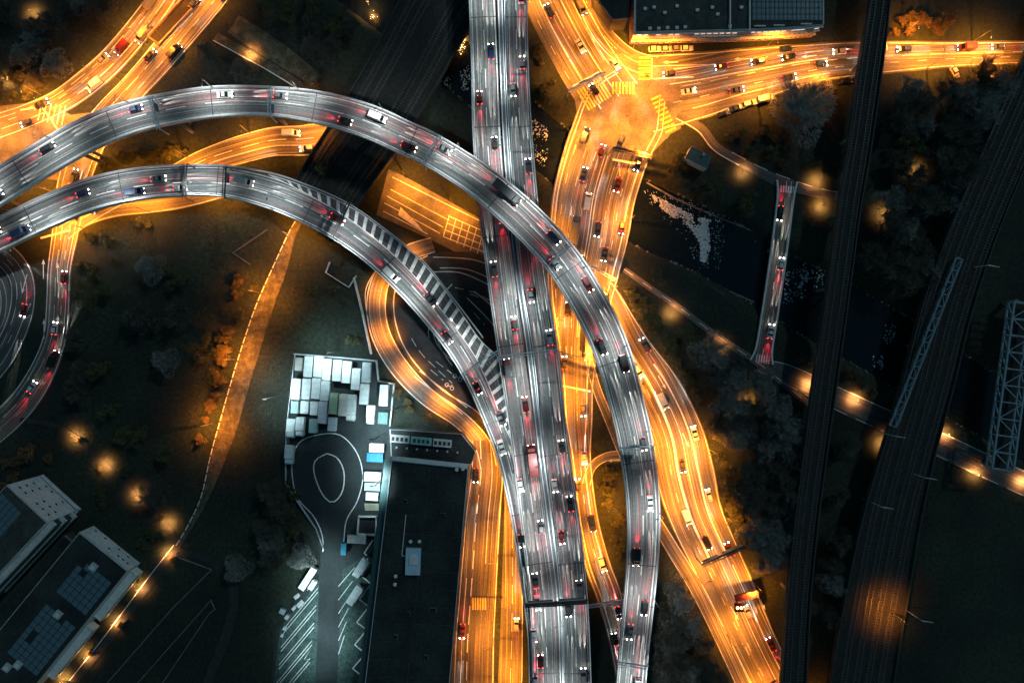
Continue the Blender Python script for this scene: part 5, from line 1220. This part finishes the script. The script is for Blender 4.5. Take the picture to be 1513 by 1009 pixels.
scatter('leafy_tree', [(1320, 120), (1500, 120), (1420, 300), (1300, 400)], 8, .8, 1.3, 'in the dark park on the right', 'top')
scatter('dry_bush', [(1315, 20), (1400, 30), (1400, 60), (1315, 62)], 9, .9, 1.6, 'beside the railway at the top', 'left')
scatter('dry_bush', [(1415, 95), (1513, 95), (1513, 140), (1425, 145)], 7, .9, 1.5, 'near the top right corner', 'left')
scatter('bush', [(905, 425), (950, 440), (1000, 520), (1040, 610), (1075, 700), (1110, 800), (1100, 830), (1040, 700), (960, 520)], 52, .8, 1.7, 'along the right verge of the fork', 'top')
scatter('leafy_tree', [(930, 380), (1000, 430), (1130, 560), (1060, 560), (960, 470)], 8, .6, 1.0, 'below the riverside footway', 'left')
scatter('bush', [(1040, 170), (1130, 190), (1240, 250), (1240, 290), (1180, 260), (1070, 215)], 12, .8, 1.5, 'between the riverside lane and railway', 'left')
scatter('leafy_tree', [(960, 210), (1010, 240), (1100, 290), (1130, 330), (960, 270)], 6, .6, 1.0, 'on the upper riverbank near the hut', 'left')
scatter('bush', [(820, 640), (912, 640), (930, 900), (900, 900), (875, 700)], 12, .7, 1.4, 'in the green wedge inside the upper viaduct', 'top')
scatter('bare_tree', [(0, 20), (170, 0), (160, 60), (90, 120), (0, 150)], 9, .7, 1.1, 'in the top left corner wood', 'left')
scatter('bush', [(0, 120), (120, 90), (60, 135), (0, 160)], 7, .9, 1.6, 'above the left edge junction', 'left')
scatter('bare_tree', [(300, 60), (560, 0), (600, 60), (480, 140), (300, 120)], 9, .6, 1.0, 'above the upper ramp', 'left')
scatter('leafy_tree', [(365, 10), (560, 0), (590, 60), (470, 50)], 6, .8, 1.2, 'at the top edge left of the railway', 'left')
scatter('bush', [(150, 240), (450, 190), (300, 270), (150, 300)], 14, .8, 1.5, 'between the two ramps', 'left')
scatter('bush', [(100, 340), (280, 300), (200, 350), (115, 470)], 14, .7, 1.4, 'below the lower ramp', 'left')
scatter('dry_bush', [(360, 400), (300, 640), (280, 700), (330, 560)], 14, .8, 1.5, 'along the long path', 'top')
scatter('bush', [(380, 420), (330, 560), (300, 680), (320, 500)], 6, .8, 1.3, 'left of the long path', 'top')
scatter('leafy_tree', [(110, 380), (300, 360), (330, 480), (270, 700), (120, 620)], 12, .6, 1.1, 'in the dark park', 'top')
scatter('bare_tree', [(110, 380), (340, 340), (300, 600), (250, 740), (110, 640)], 10, .7, 1.1, 'in the dark park', 'top')
scatter('dry_bush', [(0, 630), (80, 640), (100, 700), (0, 720)], 8, .8, 1.4, 'above the left block', 'left')
scatter('bush', [(120, 650), (270, 740), (240, 830), (150, 760)], 8, .7, 1.2, 'beside the park footpath', 'top')
scatter('bare_tree', [(340, 700), (420, 720), (470, 830), (400, 900), (350, 900)], 7, .7, 1.1, 'left of the lorry yard', 'top')
scatter('bush', [(425, 700), (465, 790), (440, 820), (410, 760)], 8, .7, 1.2, 'on the bank beside the yard curve', 'top')
scatter('dry_bush', [(560, 560), (620, 600), (690, 640), (570, 600)], 6, .8, 1.2, 'below the orange loop', 'left')
scatter('bush', [(400, 420), (540, 430), (540, 520), (400, 520)], 6, .6, 1.1, 'on the dark lawn', 'left')
scatter('dry_bush', [(1180, 520), (1480, 640), (1480, 680), (1180, 580)], 9, .6, 1.2, 'beside the quay road', 'left')
scatter('bare_tree', [(1210, 620), (1290, 680), (1270, 1000), (1200, 1000)], 8, .6, 1.0, 'between the lower railways', 'top')
scatter('bush', [(668, 680), (690, 690), (680, 1009), (662, 1009)], 7, .7, 1.2, 'beside the hall wall', 'top')
scatter('bush', [(785, 20), (840, 170), (810, 330), (790, 240)], 8, .7, 1.3, 'between viaduct and avenue', 'top')
for i, ((a, b), (dx, dy)) in enumerate(zip(PK, PKB)): tree(rng.choice(('bush', 'dry_bush')), a + dx, b + dy, rng.uniform(.5, .9), 'lit by a park lamp', None, 'left')
tree('bush', 484, 255, 1.5, label='lone pale bush on the dark railway deck').location.z = 4.5
tree('bare_tree', 322, 116, .45, label='small bare tree just outside the upper ramp')
tree('dry_bush', 462, 127, 1.6, label='glowing bush around the lamp above the upper ramp')
tree('dry_bush', 50, 668, 1.8, label='glowing bush around the lamp above the left block')
KN = {'bare_tree': 'bare tree', 'leafy_tree': 'leafy tree', 'bush': 'green bush', 'dry_bush': 'brown bush'}
for (kind, phrase, end), lst in TREES.items():
    lst.sort(key=lambda q: q[2] if end == 'top' else q[1])
    for i, (o, _, _) in enumerate(lst):
        tag(o, f'{KN[kind]} {phrase}, {ordn(i)} from the {end}', 'tree' if 'tree' in kind else 'bush', f'{KN[kind]}s {phrase}')
for l in TP.values():
    for o in l:
        if 'label' not in o:
            for ch in kids(o): kill(ch)
            kill(o)

# ------------------------------------------------------------------ ground cover, banks, foam
r = random.Random(11); mb = MB(); cnt = 0
zones = [([(905, 420), (1120, 700), (1170, 960), (1120, 960), (980, 560)], 9000), ([(1080, 500), (1200, 640), (1180, 900), (1060, 700)], 3500), ([(930, 690), (1030, 860), (1120, 1009), (960, 1009)], 4500), ([(820, 640), (925, 640), (930, 960), (870, 800)], 5000),
         ([(100, 200), (470, 170), (460, 330), (100, 480)], 7000), ([(300, 320), (460, 330), (420, 520), (400, 700), (270, 800)], 9000), ([(520, 380), (600, 380), (720, 660), (560, 640)], 4000), ([(0, 0), (230, 0), (0, 180)], 3500),
         ([(300, 0), (640, 0), (480, 160), (240, 130)], 4000), ([(0, 600), (300, 700), (200, 900), (100, 700)], 6000), ([(100, 380), (400, 340), (260, 760), (110, 700)], 6000), ([(280, 780), (420, 700), (400, 1009), (200, 1009)], 3500), ([(1180, 100), (1513, 90), (1400, 400), (1260, 640), (1180, 300)], 7000)]
for poly, n in zones:
    xs = [p[0] for p in poly]; ys = [p[1] for p in poly]
    for _ in range(n):
        x, y = r.uniform(min(xs), max(xs)), r.uniform(min(ys), max(ys))
        if not inpoly(x, y, poly) or noise.noise(Vector((x * .035, y * .035, 7))) < -.12 + r.uniform(-.15, .15) or not free(x, y, 1): continue
        c = P(x, y, 0)
        for k in range(3):
            a = r.uniform(0, 6.28); L = r.uniform(.15, .5); w = .05; d = Vector((math.cos(a), math.sin(a), 0)); q = c + Vector((r.uniform(-.4, .4), r.uniform(-.4, .4), -.08))
            s_ = Vector((-d.y, d.x, 0)) * w; mb.mesh([q - s_, q + s_, q + d * L + Vector((0, 0, L * .8))], [(0, 1, 2)])
tag(mb.build('rough_grass', M['leaf']), 'rough grass and low weeds over the verges', 'ground cover', kind='stuff')
mb = MB()
def rock(c, s_):
    v = []; n = 6
    for zz in (0, .6): 
        for i in range(n): a = 6.283 * i / n; q = s_ * r.uniform(.6, 1.1) * (1 if zz == 0 else .6); v.append((c.x + q * math.cos(a), c.y + q * math.sin(a), c.z + zz * s_))
    mb.mesh(v, [tuple(range(n, 2 * n))] + [(i, (i + 1) % n, n + (i + 1) % n, n + i) for i in range(n)])
for sd, n in ((-1, 700), (1, 700)):
    for _ in range(n):
        d = r.uniform(60, river.len - 900 if river.len > 1500 else river.len * .6); c, t = river.point(d, (sd, r.uniform(-1.2, 1.2)), -2.2)
        if inframe(c, 30): rock(c, r.uniform(.25, .7))
tag(mb.build('bank_stones', M['stone']), 'rough stones lining both river banks', 'stones', kind='stuff')
mb = MB(); foam_edge = None
def foam(poly, n, s0, s1, bias=None):
    xs = [p[0] for p in poly]; ys = [p[1] for p in poly]; k = 0
    for _ in range(n * 6):
        if k >= n: break
        x, y = r.uniform(min(xs), max(xs)), r.uniform(min(ys), max(ys))
        if not inpoly(x, y, poly): continue
        dn = noise.noise(Vector((x * .09, y * .05, 1)))
        if dn < r.uniform(-.5, .25): continue
        k += 1; c = P(x, y, -2.2 + r.uniform(0, .25)); a0 = r.uniform(0, 6.28); s_ = r.uniform(s0, s1); m_ = r.randint(4, 6)
        pts = [(c.x + math.cos(a0 + 6.283 * i / m_) * s_ * r.uniform(.4, 1.2), c.y + math.sin(a0 + 6.283 * i / m_) * s_ * r.uniform(.4, 1.2), c.z + r.uniform(-.06, .06)) for i in range(m_)]
        mb.face(pts)
foam([(962, 286), (985, 298), (1010, 312), (1032, 322), (1064, 326), (1046, 334), (1044, 350), (1050, 368), (1042, 388), (1034, 386), (1036, 362), (1022, 340), (990, 318), (968, 300)], 1500, .1, .42)
foam([(950, 278), (1000, 292), (1080, 318), (1075, 345), (1062, 400), (1030, 402), (1012, 350), (965, 312)], 420, .05, .2)
foam([(1032, 322), (1064, 326), (1048, 336), (1050, 368), (1042, 388), (1030, 350)], 700, .1, .35)
for q, n in (([(640, 118), (668, 112), (664, 150), (645, 165), (632, 150)], 130), ([(655, 180), (690, 172), (682, 205), (650, 205)], 110), ([(680, 100), (700, 95), (696, 140), (682, 135)], 90), ([(782, 170), (812, 190), (806, 250), (784, 230)], 150),
             ([(1160, 400), (1195, 395), (1190, 440), (1158, 450)], 130), ([(1185, 390), (1225, 380), (1215, 425), (1180, 430)], 110), ([(1308, 480), (1325, 478), (1318, 510), (1304, 505)], 50), ([(1290, 525), (1306, 525), (1304, 545), (1290, 545)], 40), ([(660, 45), (690, 60), (680, 85), (655, 70)], 50)): foam(q, n, .08, .36)
tag(mb.build('white_water', M['foam']), 'white foam of the rapids below the weir', 'white water', kind='stuff')
wall('weir', 'low stone weir line across the river below the hut', [(958, 268), (1000, 292), (1065, 320), (1130, 345), (1228, 392)], .5, .5, M['stone'], z0=-2.6, cat='weir')
wall('weir', 'rough stone sill along the lower river edge', [(925, 360), (985, 392), (1040, 412), (1118, 446)], .5, .5, M['stone'], z0=-2.6, cat='weir')
